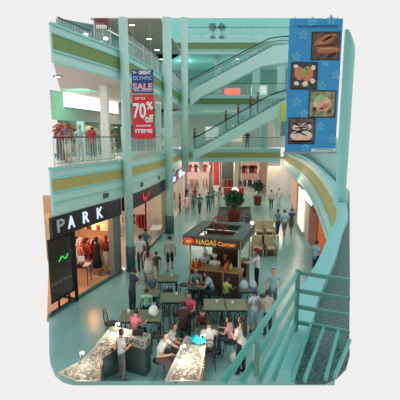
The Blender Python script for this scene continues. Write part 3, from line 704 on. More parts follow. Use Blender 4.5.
def rack(label, a, b, h=1.45, n=9, glabel='garment on the rack', group='clothes on racks'):
    a = Vector(a); b = Vector(b); t = thing('clothes_rack', label, 'rack', (a.x, a.y, .02)); d = b - a; ang = math.atan2(d.y, d.x); L = d.length
    t.rotation_euler = (0, 0, ang)
    MB().tube([(0, 0, h), (L, 0, h)], .016, 8).build('rail', CHROME, t)
    for x in (0, L):
        MB().tube([(x, 0, 0), (x, 0, h)], .016, 8).build('post', CHROME, t); MB().bar((x, -.25, .02), (x, .25, .02), .03, .03).build('foot', CHROME, t)
    for i in range(n):
        q = a + d * ((i + .7) / (n + .4)); garment(glabel, (q.x, q.y, h - .0), ang + R_(90) + rnd.uniform(-.12, .12), GC[rnd.randrange(10)], group, rnd.uniform(.6, .85))
rack('low clothes rack nearest the entrance inside the orange lit store', (-5.5, 15.5), (-4.95, 16.35), 1.4, 7, 'garment hanging on the low rack inside the orange lit clothes store', 'clothes on the low rack of the orange store')
rack('clothes rack against the side wall of the orange lit store', (-6.4, 17.05), (-4.55, 16.42), 1.55, 16, 'garment hanging on the wall side rack of the orange lit store', 'clothes on the wall rack of the orange store')
for k in range(13):
    x = -3.95 - k * .26; y = 16.55 - (x + 3.62) * .39 - .06
    garment('garment displayed high on the side wall of the orange lit store', (x - .1, y - .34, 2.55), math.atan2(1.55, -3.98) + R_(180) + rnd.uniform(-.1, .1), [(236, 196, 130), (230, 206, 170), (120, 36, 44), (240, 220, 190), (60, 44, 48), (206, 150, 90)][k % 6], 'clothes high on the orange store wall', .6)
t = thing('display_table', 'small display stand with a white card near the orange store entrance', 'table', (-4.95, 15.0, .02))
MB().box(-.35, .35, -.3, .3, .75, .8).build('tabletop', DWOOD, t)
for sx in (-.3, .3):
    for sy in (-.25, .25): MB().tube([(sx, sy, 0), (sx, sy, .75)], .02, 6).build('leg', BLACK, t)
MB().box(-.14, .14, -.02, 0, .98, 1.2).bar((0, 0, .8), (0, 0, .98), .02, .02).build('card_stand', M('white_card', (236, 232, 226), .5), t)
for k in range(6):
    o_ = MB().box(-.12, .12, -.09, .09, 0, .06).build('folded_garment', cloth(GC[k])); o_.location = (-5.2 + .24 * (k % 3), 14.88 + .2 * (k // 3), .82); tag(o_, 'folded garment lying on the display stand in the orange store', 'clothing', 'folded clothes on the display stand')
def mannequin(label, loc, rz, top, low):
    t = thing('mannequin', label, 'mannequin', loc, rz)
    MB().lathe(0, 0, [(.2, 0), (.2, .02), (.02, .03), (.02, .7)], 14).build('stand', CHROME, t)
    MB().lathe(0, 0, [(.06, .45), (.12, .62), (.16, .88), (.125, 1.06), (.17, 1.3), (.15, 1.42), (.05, 1.48), (.045, 1.54), (.08, 1.62), (.085, 1.7), (.05, 1.77), (.01, 1.78)], 14).build('torso', cloth(top), t)
    MB().lathe(0, 0, [(.22, .4), (.17, .9), (.13, 1.05), (.12, 1.05)], 14).build('skirt', cloth(low), t)
mannequin('mannequin in dark clothes just inside the orange store', (-4.55, 15.9, .02), 0, (60, 44, 48), (44, 38, 44))
mannequin('mannequin in a red top beside the pier of the orange store', (-4.2, 16.2, .02), 0, (150, 46, 50), (206, 190, 180))
# sports store and corner store goods
rack('clothes rack inside the sports store doorway', (-4.9, 22.6), (-3.0, 22.2), 1.45, 10, 'garment hanging in the sports store', 'clothes in the sports store')
rack('clothes rack inside the corner store', (-3.2, 31.8), (-2.1, 31.6), 1.45, 7, 'garment hanging in the corner store', 'clothes in the corner store')
t = thing('display_table', 'white display table with folded goods at the sports store doorway', 'table', (-2.62, 22.0, 0))
MB().box(-.3, .3, -.6, .6, .7, .76).build('tabletop', M('white_laminate', (236, 236, 232), .4), t)
for sx in (-.25, .25):
    for sy in (-.5, .5): MB().bar((sx, sy, 0), (sx, sy, .7), .04, .04).build('leg', CHROME, t)
t = thing('shopfront_post', 'thin black post of the sports store entrance', 'post', (-2.93, 19.9, 0)); MB().bar((0, 0, 0), (0, 0, 2.72), .07, .07).build('post', BLACK, t)
t = thing('shopfront_window', 'clear glass shop window of the sports store right of its entrance', 'window', (-2.93, 19.95, 0)); p = cut(LW, 19.95, 22.8)
MB().strip([(x + 2.93, y - 19.95) for x, y in p], .1, 2.7, .02).build('pane', GLASS, t); MB().strip([(x + 2.93, y - 19.95) for x, y in p], 0, .1, .06, .02).build('sill', BLACK, t)

# ------------------------------------------------------------ upper left shop
s = thing('store_sign', 'long blank white lit sign under the soffit of the upper left shop', 'sign', (-7.33, 20.95, 7.72)); o = Vector((-7.33, 20.95))
B1 = offset([(-7.33, 20.95), (-5.81, 27.1)], .06)
MB().strip([(x - o.x, y - o.y) for x, y in B1], 0, .76, .12).build('lit_face', M('lit_white_board', (255, 255, 252), .5, emit=1.2, var=0), s)
MB().strip([(x - o.x, y - o.y) for x, y in B1], -.06, 0, .14).build('frame', GREYT, s)
for k, (px_, y_) in enumerate(((-6.95, 22.3), (-6.3, 24.9), (-5.4, 28.6))):
    struct(MB().box(px_ - .2, px_ + .2, y_ - .1, y_ + .1, 5.0, 7.0).build('column', TEAL2))
GOODS = [(206, 60, 56), (230, 190, 90), (90, 160, 110), (220, 150, 160), (120, 90, 70), (236, 226, 200), (70, 90, 130), (190, 110, 60)]
for k, (sx, sy) in enumerate(((-7.6, 22.4), (-6.9, 24.6), (-6.3, 26.8), (-5.6, 29.8))):
    t = thing('display_shelf', ['shelf of goods at the left end of the upper shop', 'shelf of goods behind the aqua shirt upstairs', 'shelf of goods behind the red shirt upstairs', 'shelf of goods behind the sale sign upstairs'][k], 'shelf', (sx, sy, 5.0), R_(75))
    MB().box(-.8, .8, .2, .24, 0, 1.9).build('back_panel', BEIGE, t)
    for z in (.1, .7, 1.25, 1.8): MB().box(-.8, .8, -.15, .2, z - .02, z + .02).build('shelf_board', WOOD, t)
    for z in (.12, .72, 1.27):
        for i in range(6):
            q = Matrix.Rotation(R_(75), 3, 'Z') @ Vector((-.66 + i * .26, .02, 0))
            h_ = rnd.uniform(.22, .4); b_ = MB().box(-.09, .09, -.08, .08, 0, h_ * .7).box(-.04, .04, -.04, .04, h_ * .7, h_).build('boxed_goods', cloth(GOODS[rnd.randrange(8)]))
            b_.location = (sx + q.x, sy + q.y, 5.0 + z); b_.rotation_euler = (0, 0, R_(75)); tag(b_, ['small coloured package on the left end shelf of the upper shop', 'small coloured package on the shelf behind the aqua shirt', 'small coloured package on the shelf behind the red shirt', 'small coloured package on the shelf behind the sale sign'][k], 'package', 'packages on upper shop shelf %s' % 'ABCD'[k])
def leafy(label, loc, r, h, rgb, n, pot_rgb, pr=.22, ph=.4, trunk=True, name='potted_plant', cat='plant', group=None):
    t = thing(name, label, cat, loc, 0, group)
    MB().lathe(0, 0, [(pr * .75, 0), (pr, ph), (pr * 1.05, ph), (pr * 1.05, ph + .04), (pr * .85, ph + .04), (pr * .8, ph - .03)], 14).build('pot', cloth(pot_rgb), t)
    if trunk: MB().tube([(0, 0, ph - .05), (.03, .02, h * .5), (0, 0, h)], [.05, .04, .02], 7).build('trunk', DWOOD, t)
    m = MB()
    for i in range(n):
        d = Vector((rnd.gauss(0, 1), rnd.gauss(0, 1), rnd.gauss(0, .8))).normalized() * r * rnd.uniform(.45, 1); c = Vector((0, 0, h)) + d
        a_ = Vector((rnd.gauss(0, 1), rnd.gauss(0, 1), rnd.gauss(0, .6))).normalized(); b_ = a_.cross(Vector((rnd.random(), rnd.random(), rnd.random()))).normalized(); l = rnd.uniform(.12, .2) * (r / .5) ** .5
        m.add([c - a_ * l, c + b_ * l * .35, c + a_ * l, c - b_ * l * .35], [(0, 1, 2, 3)])
    m.build('foliage', M('leaf_%d_%d_%d' % rgb, rgb, .5, var=.3), t); return t
leafy('bushy plant with red and orange leaves at the left end of the upper walkway', (-6.45, 17.9, 5.0), .42, 1.35, (186, 92, 74), 240, (90, 70, 60))

# soffit downlights
def downlight(label, x, y, z, r=.16, group='round ceiling downlights'):
    t = thing('downlight', label, 'lamp', (x, y, z), 0, group)
    MB().tube([(r * 1.1 * math.cos(a), r * 1.1 * math.sin(a), -.02) for a in [i * math.pi / 8 for i in range(16)]], .03, 6, True).build('ring', CHROME, t); MB().lathe(0, 0, [(r, -.025), (r, -.005)], 16).build('lamp_disc', LAMP, t)
downlight('round downlight at the left end of the upper walkway soffit', -5.67, 15.57, 8.5)
downlight('round downlight in the soffit near the first tall left column', -4.53, 18.91, 8.5)
downlight('downlight nearest the top edge in the grey ceiling between the columns', -4.29, 25.17, 13.1, .2)
downlight('second downlight down the grey ceiling between the columns', -3.68, 28.58, 13.1, .22)
downlight('third downlight down the grey ceiling between the columns', -3.49, 32.02, 13.1, .24)
downlight('fourth downlight, farthest down the grey ceiling between the columns', -3.46, 35.78, 13.1, .26)
for x, l in ((3.35, 'left of three downlights under the far fourth floor'), (4.55, 'middle of three downlights under the far fourth floor'), (5.75, 'right of three downlights under the far fourth floor')):
    downlight(l, x, 35.6, 13.1, .25)
for k, (x, y, Y) in enumerate(((85, 35, 18.6), (101, 42.5, 21.0), (106, 38.5, 22.5))):
    X_ = (x - 200) / 375 * (Y * .986 - 5.2 * .166); z_ = [10.81, 11.04, 11.61][k]
    t = thing('wall_lamp', ['bright round lamp behind the top left railing, nearest', 'bright round lamp behind the top left railing, lower right', 'oval lamp behind the top left railing, upper right'][k], 'lamp', (X_, Y, z_))
    MB().ball((0, 0, 0), .11, (1.3, 1, .8)).build('globe', LAMP, t); MB().tube([(0, 0, .1), (-.15, .3, .25)], .02, 6).build('arm', CHROME, t)

# ------------------------------------------------------------ hanging sale sign
NAVY = M('navy_print', (48, 66, 124), .6); REDP = M('red_print', (214, 44, 60), .6); WP = M('white_print', (236, 238, 240), .6, var=.01); LBP = M('light_blue_print', (150, 190, 224), .6)
sx0, sx1 = -2.73, -1.87; zt, zm, zb = 8.75, 7.81, 6.02; cx = (sx0 + sx1) / 2; wd = sx1 - sx0
t = thing('sale_banner', 'hanging two part sign, navy GREAT SALE above red 70% off', 'banner', (cx, 15.6, zb))
MB().box(-wd / 2, wd / 2, 0, .03, zm - zb + .04, zt - zb).build('blue_panel', NAVY, t)
MB().box(-wd / 2, wd / 2, 0, .03, 0, zm - zb - .03).build('red_panel', REDP, t)
for x in (-wd * .4, wd * .4):
    MB().tube([(x, .015, zt - zb), (x, .015, 10.68 - zb)], .008, 5).build('cord', CHROME, t); MB().tube([(x, .015, zm - zb - .03), (x, .015, zm - zb + .04)], .008, 5).build('link', CHROME, t)
H_ = zt - zb; px = lambda y: (139 - y) / 69.5 * H_
def bt(s_, y, size, m, w, x=0, wt=.004): text('lettering', s_, size, m, t, (x, -.006, px(y)), (R_(90), 0, 0), .003, w, wt)
bt('The', 72.3, .13, WP, .18, -.3); bt('GREAT', 72.5, .19, WP, .5, .1, .008)
bt('OLYMPIC', 78, .2, LBP, .78, 0, .004); bt('SALE', 86.5, .34, M('pink_print', (226, 170, 190), .6), .8, 0, .014)
bt('UP TO', 98, .12, WP, .4, -.12); bt('70', 111, .8, WP, .52, -.16, .02); bt('%', 105.5, .42, WP, .26, .26, .012); bt('off', 118.5, .42, WP, .34, .22, .012)
bt('ON SELECTED', 125.5, .08, WP, .62); bt('ITEMS', 131, .2, WP, .7, 0, .008)
MB().box(-wd * .42, wd * .42, -.004, 0, px(90.7), px(90.2)).build('underline', WP, t)

# ------------------------------------------------------------ big blue food banner on the right
BY = 7.6
x0, x1 = 1.71, 2.72; zt, zb = 8.32, 5.79
b = thing('food_banner', 'tall blue hanging banner with four food pictures at upper right', 'banner', ((x0 + x1) / 2, BY, zb)); BW = x1 - x0; BH = zt - zb
MB().box(-BW / 2, BW / 2, 0, .03, 0, BH).build('cloth_panel', M('banner_blue', (50, 146, 204), .6, var=.06, scale=2), b)
MB().tube([(-BW / 2 - .03, .015, 0), (BW / 2 + .03, .015, 0)], .02, 8).build('bottom_bar', CHROME, b)
def bx(x, y):                                               # place on the cloth: measured across and down the banner
    f = (y - 18.5) / 134; l = 289.5 - 4.8 * f; r = 343.2 - 8 * f; return ((x - l) / (r - l) - .5) * BW, (1 - f) * BH
def blob(m, cx_, cz_, rx, rz_, ang=0, y=-.012, n=18):
    pts = [(cx_ + rx * math.cos(a) * math.cos(ang) - rz_ * math.sin(a) * math.sin(ang), cz_ + rx * math.cos(a) * math.sin(ang) + rz_ * math.sin(a) * math.cos(ang)) for a in [2 * math.pi * i / n for i in range(n)]]
    vs = [(p_[0], y, p_[1]) for p_ in pts] + [(p_[0], -.004, p_[1]) for p_ in pts]
    m.add(vs, [tuple(range(n)), tuple(range(n, 2 * n))[::-1]] + [(i, (i + 1) % n, n + (i + 1) % n, n + i) for i in range(n)])
PB = M('pale_flower_print', (96, 172, 216), .6)
fl_ = MB()
for (fx, fy) in ((303, 34), (296, 55), (331, 20), (325, 60), (336, 73), (322, 84), (297, 100), (304, 112), (320, 125), (332, 138), (305, 147), (312, 22)):
    X_, Z_ = bx(fx, fy)
    for k in range(5): blob(fl_, X_ + .05 * math.cos(k * 1.257 + .3), Z_ + .05 * math.sin(k * 1.257 + .3), .045, .028, k * 1.257 + .3, -.003, 10)
fl_.build('flower_print', PB, b)
def photo(name, xa, ya, xb, yb, bgc, shapes, label):
    A = bx(xa, yb); B = bx(xb, ya)
    o_ = MB().box(A[0], B[0], -.006, 0, A[1], B[1]).build(name, M('photo_' + name, bgc, .5, var=.5, scale=9), b); o_['label'] = label
    E_ = .02; ed = MB()
    for (u0, u1, w0, w1) in ((A[0] - E_, B[0] + E_, A[1] - E_, A[1]), (A[0] - E_, B[0] + E_, B[1], B[1] + E_), (A[0] - E_, A[0], A[1], B[1]), (B[0], B[0] + E_, A[1], B[1])): ed.box(u0, u1, -.008, 0, w0, w1)
    ed.build('picture_edge', DARK, o_)
    W_ = B[0] - A[0]; Hh = B[1] - A[1]; k = 0
    for (rgb, lst) in shapes:
        m = MB()
        for (u, w, ru, rw, an) in lst: blob(m, A[0] + u * W_, A[1] + w * Hh, ru * W_, rw * Hh, an, -.009 - .0015 * k)
        m.build('food', cloth(rgb), o_); k += 1
photo('roll_picture', 311.5, 32, 339.5, 57.5, (96, 72, 62), [((170, 116, 84), [(.42, .68, .4, .2, .5), (.6, .34, .46, .12, .05)]), ((206, 150, 112), [(.5, .74, .3, .05, .5), (.6, .8, .3, .04, .5), (.6, .4, .38, .03, .05)]), ((80, 46, 40), [(.75, .15, .2, .06, .5), (.45, .52, .4, .03, .1)])], 'topmost food picture with golden brown rolls')
photo('prawn_picture', 291, 61.5, 317, 86.5, (74, 62, 60), [((206, 130, 104), [(.3, .6, .2, .28, .3), (.65, .55, .2, .3, -.3)]), ((226, 216, 206), [(.2, .2, .1, .09, 0), (.55, .18, .12, .1, 0), (.85, .3, .1, .1, 0), (.85, .82, .09, .1, 0), (.15, .88, .1, .07, 0)]), ((150, 166, 96), [(.48, .62, .12, .2, -.3), (.62, .8, .1, .07, 0)])], 'second food picture with prawns and greens')
photo('noodle_picture', 309, 89.5, 335.5, 115, (142, 140, 108), [((208, 186, 150), [(.5, .5, .36, .3, .2)]), ((206, 120, 110), [(.62, .42, .2, .1, .4), (.45, .3, .12, .06, 0)]), ((160, 190, 140), [(.38, .72, .2, .14, .2)]), ((90, 66, 54), [(.8, .2, .1, .06, .4), (.2, .3, .08, .08, 0)])], 'third food picture with noodles')
photo('dessert_picture', 288.5, 117, 314.5, 142.5, (110, 84, 74), [((222, 212, 200), [(.5, .3, .44, .22, 0), (.3, .66, .18, .14, .3), (.68, .68, .22, .14, -.2)]), ((236, 200, 160), [(.5, .22, .3, .1, 0)]), ((36, 26, 26), [(.5, .5, .34, .035, .35), (.45, .42, .3, .03, -.4), (.3, .76, .2, .035, -.3), (.7, .78, .18, .035, .4), (.5, .64, .3, .03, .1), (.5, .07, .5, .05, 0)])], 'lowest food picture with a drizzled dessert')
dash = MB()
x_, z_ = bx(297, 26); X2 = bx(338, 26)[0]; q = x_
while q < X2: w_ = rnd.uniform(.015, .045); dash.box(q, q + w_, -.004, 0, z_ - .02, z_ + .02); q += w_ + .012
dash.build('small_print', M('dark_print', (36, 84, 130), .6), b)
A = bx(311, 151.5); B = bx(335.6, 148); MB().box(A[0], B[0], -.004, 0, A[1], B[1]).build('pale_strip', M('pale_strip', (190, 214, 226), .6), b)
dash = MB(); q = A[0] + .08
while q < B[0] - .08: w_ = rnd.uniform(.015, .04); dash.box(q, q + w_, -.006, 0, A[1] + .03, A[1] + .055); q += w_ + .012
dash.build('small_print', M('grey_print', (110, 140, 150), .6), b)
for x in (-BW * .4, BW * .4): MB().tube([(x, .015, BH), (x, .015, BH + .03)], .01, 5).build('cord', CHROME, b)

# ------------------------------------------------------------ escalators
def escalator(label, dz, bot, top, hand):
    t = thing('escalator', label, 'escalator', (0, 30.5, 0))
    n = len(bot); poly = [(p[0], p[2]) for p in bot] + [(p[0], p[2]) for p in reversed(top)]
    def xz(poly, y0, y1):
        m = len(poly); return MB().add([(x, y0, z) for x, z in poly] + [(x, y1, z) for x, z in poly], [tuple(range(m)), tuple(range(m, 2 * m))[::-1]] + [(i, (i + 1) % m, m + (i + 1) % m, m + i) for i in range(m)])
    xz(poly, 0, 1.4).build('truss', TEAL2, t)
    gp = [(p[0], p[2]) for p in top] + [(p[0], p[2] - .03) for p in reversed(hand)]
    for y in (.06, 1.3):
        xz(gp, y, y + .02).build('balustrade', M('teal_glass', (150, 214, 208), .1, alpha=.2), t)
        MB().tube([(p[0], y + .01, p[2]) for p in hand], .045, 8).build('handrail', RAILD, t)
    st = MB(); A = Vector(top[-3]); B = Vector(top[-2])
    A = Vector((top[1][0], 0, top[1][2])); B = Vector((top[2][0], 0, top[2][2])); m = int((B - A).length / .38)
    for i in range(m):
        p = A + (B - A) * ((i + .5) / m); st.box(p.x - .19, p.x + .19, .12, 1.28, p.z - .02, p.z + .14)
    st.build('steps', M('step_metal', (92, 104, 106), .4, .5), t)
    return t, A, B
e1, A1, B1_ = escalator('lower escalator carrying people from the second to the third floor', 0,
    [(-0.57, 30.5, 4.18), (0.08, 30.5, 4.58), (6.98, 30.5, 8.02), (7.93, 30.5, 8.13)],
    [(-0.56, 30.5, 5.07), (-0.16, 30.5, 5.15), (6.94, 30.5, 9.13), (7.88, 30.5, 9.21)],
    [(-0.56, 30.5, 6.02), (0, 30.5, 6.26), (4.58, 30.5, 8.83), (5.67, 30.5, 9.44), (6.76, 30.5, 9.78), (7.85, 30.5, 9.86)])
e2, A2, B2_ = escalator('upper escalator rising from the third to the fourth floor, empty', 0,
    [(-0.79, 30.5, 8.52), (-0.08, 30.5, 9.13), (4.82, 30.5, 11.55), (7.76, 30.5, 11.99)],
    [(-0.79, 30.5, 9.67), (-0.08, 30.5, 10.05), (5.63, 30.5, 13.02), (7.71, 30.5, 13.24)],
    [(-0.78, 30.5, 10.5), (-0.08, 30.5, 10.88), (4.78, 30.5, 13.32), (5.38, 30.5, 13.61), (6.45, 30.5, 13.75), (7.68, 30.5, 13.75)])
def ride(f): p = A1 + (B1_ - A1) * f; return (p.x, 30.5 + .75, p.z + .16)
for f, l, sh, pa, yw in ((-.04, 'dark dressed person stepping on at the foot of the lower escalator', (66, 70, 78), (60, 64, 70), -90), (.32, 'person in dark grey, lowest of those riding the lower escalator', (72, 78, 88), (76, 84, 92), -90), (.46, 'person in a dark red top riding the middle of the lower escalator', (146, 62, 60), (74, 96, 120), -90), (.60, 'person in maroon brown riding higher on the lower escalator', (116, 70, 76), (66, 66, 76), -90), (.68, 'person in grey blue, highest of those riding the lower escalator', (96, 116, 128), (70, 80, 90), -90)):
    person(l, ride(f), R_(yw), 'stand', 1.68, sh, pa, lod=0, arms=('hold', 'hold'))
# ------------------------------------------------------------ kiosk in the middle
KO = Vector((-.64, 13.55)); KU = Vector((.95, -.30)).normalized(); KV = Vector((.30, .95)).normalized(); KA = math.atan2(KU.y, KU.x)
k = thing('kiosk', 'wooden food kiosk with a dark square canopy frame and gold lettered sign', 'kiosk', (KO.x, KO.y, 0), KA)
GBR = M('dark_green_canopy', (66, 84, 78), .5); KW = M('kiosk_wood', (84, 54, 46), .5, var=.15); KT = M('kiosk_counter_top', (176, 138, 96), .4)
w, d = 2.25, 2.6
cn = MB(); cn.box(.08, 2.1, .55, 1.0, 0, 1.02).build('front_counter', KW, k)
MB().box(.04, 2.14, .48, 1.06, 1.02, 1.08).build('counter_top', KT, k)
MB().box(.12, .5, 1.0, 2.45, 0, 1.05).build('side_counter', KW, k); MB().box(1.8, 2.1, 1.75, 2.45, 0, 1.05).build('side_counter', KW, k)
MB().box(.5, 1.6, 2.3, 2.5, 0, 1.9).build('back_shelf', KW, k)
for x in (.08, .72, 1.4, 2.04): MB().box(x, x + .05, .5, .56, 0, 1.04).build('trim_post', KT, k)
for (x, y) in ((.12, .5), (2.08, .5), (.12, 2.45), (2.08, 2.45)): MB().tube([(x, y, 0), (x, y, 2.44)], .03, 8).build('post', KT, k)
for (xa, xb, ya, yb) in ((0, w, 0, .16), (0, w, d - .5, d), (0, .5, .16, d - .5), (w - .45, w, .16, d - .5)):
    MB().box(xa, xb, ya, yb, 2.44, 2.51).build('canopy_slab', GBR, k)
MB().box(0, w, .0, .08, 2.13, 2.44).build('sign_board', M('sign_brown', (60, 44, 36), .5), k); MB().box(0, .06, .08, d, 2.16, 2.44).build('side_fascia', GBR, k); MB().box(w - .06, w, .08, d, 2.16, 2.44).build('side_fascia', GBR, k); MB().box(.06, w - .06, d - .06, d, 2.16, 2.44).build('back_fascia', GBR, k)
GOLD = M('gold_letter', (226, 170, 84), .5, emit=.25); text('lettering', 'NAGAS', .27, GOLD, k, (.9, -.012, 2.285), (R_(90), 0, 0), .008, .78, .006); text('lettering', 'Corner', .22, M('orange_letter', (236, 140, 60), .5, emit=.4), k, (1.68, -.012, 2.28), (R_(90), 0, 0), .008, .66, .005)
lg = MB().ball((.24, -.03, 2.29), .18, (1.3, .25, .85)).build('oval_logo', M('red_oval', (214, 60, 44), .5, emit=.3), k); MB().ball((.24, -.07, 2.29), .085, (1.4, .3, .7)).build('oval_centre', GOLD, lg)
for x in (.08, 1.2, 2.18): MB().box(x, x + .03, -.02, .0, 2.13, 2.44).build('sign_divider', KT, k)
MB().box(.5, w - .45, .16, d - .5, 2.2, 2.24).build('recessed_roof', M('roof_inner', (74, 88, 84), .6, var=.3, scale=3), k)
for y in (.6, 1.5): MB().box(.5, w - .45, y, y + .07, 2.24, 2.36).build('roof_batten', KW, k)
# wheel ornament on top
o_ = MB().tube([(1.15 + .3 * math.cos(a), 1.05, 2.78 + .3 * math.sin(a)) for a in [i * math.pi / 8 for i in range(16)]], .03, 6, True)
for i in range(4): a = i * math.pi / 4; o_.bar((1.15 - .3 * math.cos(a), 1.05, 2.78 - .3 * math.sin(a)), (1.15 + .3 * math.cos(a), 1.05, 2.78 + .3 * math.sin(a)), .025, .025)
o_.build('wheel_ornament', M('rust_red', (150, 62, 54), .5), k)
MB().bar((.0, 1.05, 2.48), (w, 1.05, 2.48), .06, .05).build('cross_beam', KW, k)
def kp(u, v_, z): q = KO + KU * u + KV * v_; return (q.x, q.y, z)
t = thing('lamp', 'small bright white lamp at the right rear corner of the kiosk canopy', 'lamp', kp(2.2, 2.3, 2.51)); MB().ball((0, 0, .1), .075).build('globe', LAMP, t); MB().tube([(0, 0, 0), (0, 0, .06)], .02, 6).build('stem', CHROME, t)
def bottle(label, loc, rgb, group, h=.28, r=.05):
    t = thing('bottle', label, 'bottle', loc, 0, group); MB().lathe(0, 0, [(r, 0), (r, h * .6), (r * .4, h * .78), (r * .4, h)], 10).build('body_glass', cloth(rgb), t); MB().lathe(0, 0, [(r * .45, h * .95), (r * .45, h * 1.05)], 8).build('cap', DARK, t)
for i, (u, rgb) in enumerate(((.2, (206, 80, 50)), (.32, (226, 140, 60)), (.44, (190, 50, 44)), (.26, (236, 180, 90)), (.4, (220, 96, 50)))):
    bottle('red orange sauce jar at the left end of the kiosk counter', kp(u, .62 + .16 * (i // 3), 1.08), rgb, 'sauce jars on the left end of the kiosk counter', .3, .065)
for i, (u, rgb) in enumerate(((1.5, (226, 130, 90)), (1.6, (190, 70, 50)), (1.7, (150, 200, 90)), (1.55, (236, 200, 110)), (1.66, (230, 90, 60)))):
    bottle('bright sauce jar at the right end of the kiosk counter', kp(u, .62 + .16 * (i // 3), 1.08), rgb, 'sauce jars on the right end of the kiosk counter', .3, .065)

# ------------------------------------------------------------ jewellery stalls in the foreground
SG = M('stall_dark_green', (58, 78, 76), .35); SGL = M('stall_glass', (206, 226, 220), .05, alpha=.22); TRIM = M('stall_trim', (196, 178, 160), .35, .3)
def stall(label, top, bot, mat, goods, n, name='display_counter', lbl_goods=''):
    c = Vector((sum(p[0] for p in bot) / len(bot), sum(p[1] for p in bot) / len(bot)))
    t = thing(name, label, 'counter', (c.x, c.y, 0)); T_ = [Vector(p) - c for p in top]; B_ = [Vector(p) - c for p in bot]; n_ = len(T_)
    def lv(z): return [(B_[i] + (T_[i] - B_[i]) * (z / 1.0)) for i in range(n_)]
    a = lv(0); b_ = lv(.78); t1 = lv(.8); t2 = lv(1.0)
    def loft(l0, z0, l1, z1):
        m = MB(); m.add([(p.x, p.y, z0) for p in l0] + [(p.x, p.y, z1) for p in l1], [tuple(range(n_))[::-1], tuple(range(n_, 2 * n_))] + [(i, (i + 1) % n_, n_ + (i + 1) % n_, n_ + i) for i in range(n_)]); return m
    loft(a, 0, b_, .78).build('base_cabinet', mat, t)
    loft(t1, .8, t2, 1.0).build('glass_case', SGL, t)
    e = MB()
    for i in range(n_):
        p, q = t2[i], t2[(i + 1) % n_]; e.bar((p.x, p.y, 1.0), (q.x, q.y, 1.0), .025, .025); p2, q2 = t1[i], t1[(i + 1) % n_]; e.bar((p2.x, p2.y, .8), (q2.x, q2.y, .8), .03, .03); e.bar((p2.x, p2.y, .8), (p.x, p.y, 1.0), .02, .02)
    e.build('case_frame', TRIM, t)
    # goods laid out in the case
    import itertools
    def inside(x, y, P):
        r = False
        for i in range(len(P)):
            a_, b2 = P[i], P[i - 1]
            if (a_.y > y) != (b2.y > y) and x < (b2.x - a_.x) * (y - a_.y) / (b2.y - a_.y) + a_.x: r = not r
        return r
    xs = [p.x for p in t1]; ys = [p.y for p in t1]; groups_ = {}
    tries = 0; cnt = 0
    while cnt < n and tries < n * 20:
        tries += 1; x = rnd.uniform(min(xs), max(xs)); y = rnd.uniform(min(ys), max(ys))
        if not inside(x, y, t1): continue
        rgb = goods[rnd.randrange(len(goods))]; m = groups_.setdefault(rgb, MB()); s_ = rnd.uniform(.018, .05); r_ = rnd.random() * 3
        M4 = Matrix.Translation((x + c.x, y + c.y, .8)) @ Matrix.Rotation(r_, 4, 'Z')
        if rnd.random() < .5: m.box(-s_, s_, -s_ * .6, s_ * .6, .0, rnd.uniform(.02, .1), M4)
        else: m.ball(M4 @ Vector((0, 0, .03)), s_ * .8, (1, 1, .7), 6, 4)
        cnt += 1
    for rgb, m in groups_.items():
        o_ = m.build('jewellery', M('goods_%d_%d_%d' % rgb, rgb, .25, .25)); tag(o_, lbl_goods + ', ' + {0: 'white and silver pieces', 1: 'gold pieces', 2: 'rose and copper pieces', 3: 'dark pieces', 4: 'cream pieces'}[goods.index(rgb)], 'jewellery', 'jewellery laid out in the stall cases', 'stuff')
    return t
GA = [(226, 206, 190), (206, 150, 80), (170, 96, 74), (70, 58, 54), (214, 178, 148)]
stall('glass jewellery counter curving along the left side of the foreground stall', [(-2.42, 9.49), (-1.91, 9.07), (-2.38, 8.29), (-2.16, 7.2), (-2.63, 7.2), (-3.11, 7.48), (-2.72, 7.92), (-2.62, 8.38)], [(-2.44, 9.5), (-2.0, 9.05), (-2.42, 8.75), (-2.42, 8.64), (-2.9, 8.63), (-3.3, 8.66), (-3.0, 8.85), (-2.75, 8.95)], SG, GA, 420, lbl_goods='small trinkets in the left case of the foreground stall')
stall('dark glass counter across the back of the foreground stall', [(-2.38, 9.51), (-1.3, 9.1), (-1.4, 8.76), (-1.93, 9.01)], [(-2.38, 9.53), (-1.3, 9.12), (-1.4, 8.78), (-1.93, 9.02)], SG, [(150, 170, 166), (120, 130, 124), (90, 70, 66), (50, 64, 64), (176, 168, 156)], 120, lbl_goods='small trinkets in the dark rear case of the foreground stall')
stall('brightly lit gold jewellery counter right of the two white shirted sellers', [(-.36, 9.0), (.15, 8.74), (-.02, 7.2), (-.74, 7.2)], [(-.2, 9.0), (.12, 8.85), (.08, 8.62), (-.3, 8.62)], M('stall_brown', (150, 112, 84), .45), GA, 420, lbl_goods='small trinkets in the brightly lit right hand case')
def spot(loc, pw): point(loc, pw, (1, .86, .7), .04)
def stall_lamp(label, loc, h, pw):
    t = thing('stall_lamp', label, 'lamp', loc); MB().tube([(0, 0, 0), (0, 0, h), (.06, -.05, h + .06)], .014, 6).build('stem', CHROME, t); MB().ball((.09, -.08, h + .04), .035, (1, 1, .8)).build('bulb', LAMP, t); point((loc[0] + .09, loc[1] - .08, loc[2] + h - .04), pw, (1, .86, .72), .03)
stall_lamp('bright bulb on a stem at the rear left corner of the foreground stall', (-2.22, 9.2, 1.0), .25, 30)
stall_lamp('small lamp at the lower left end of the foreground stall', (-2.72, 7.8, 1.0), .3, 12)
stall_lamp('small lamp over the right hand gold jewellery counter', (-.45, 8.0, 1.0), .34, 24)
stall_lamp('small lamp near the teal cloth on the right hand counter', (.02, 8.55, 1.0), .3, 16)
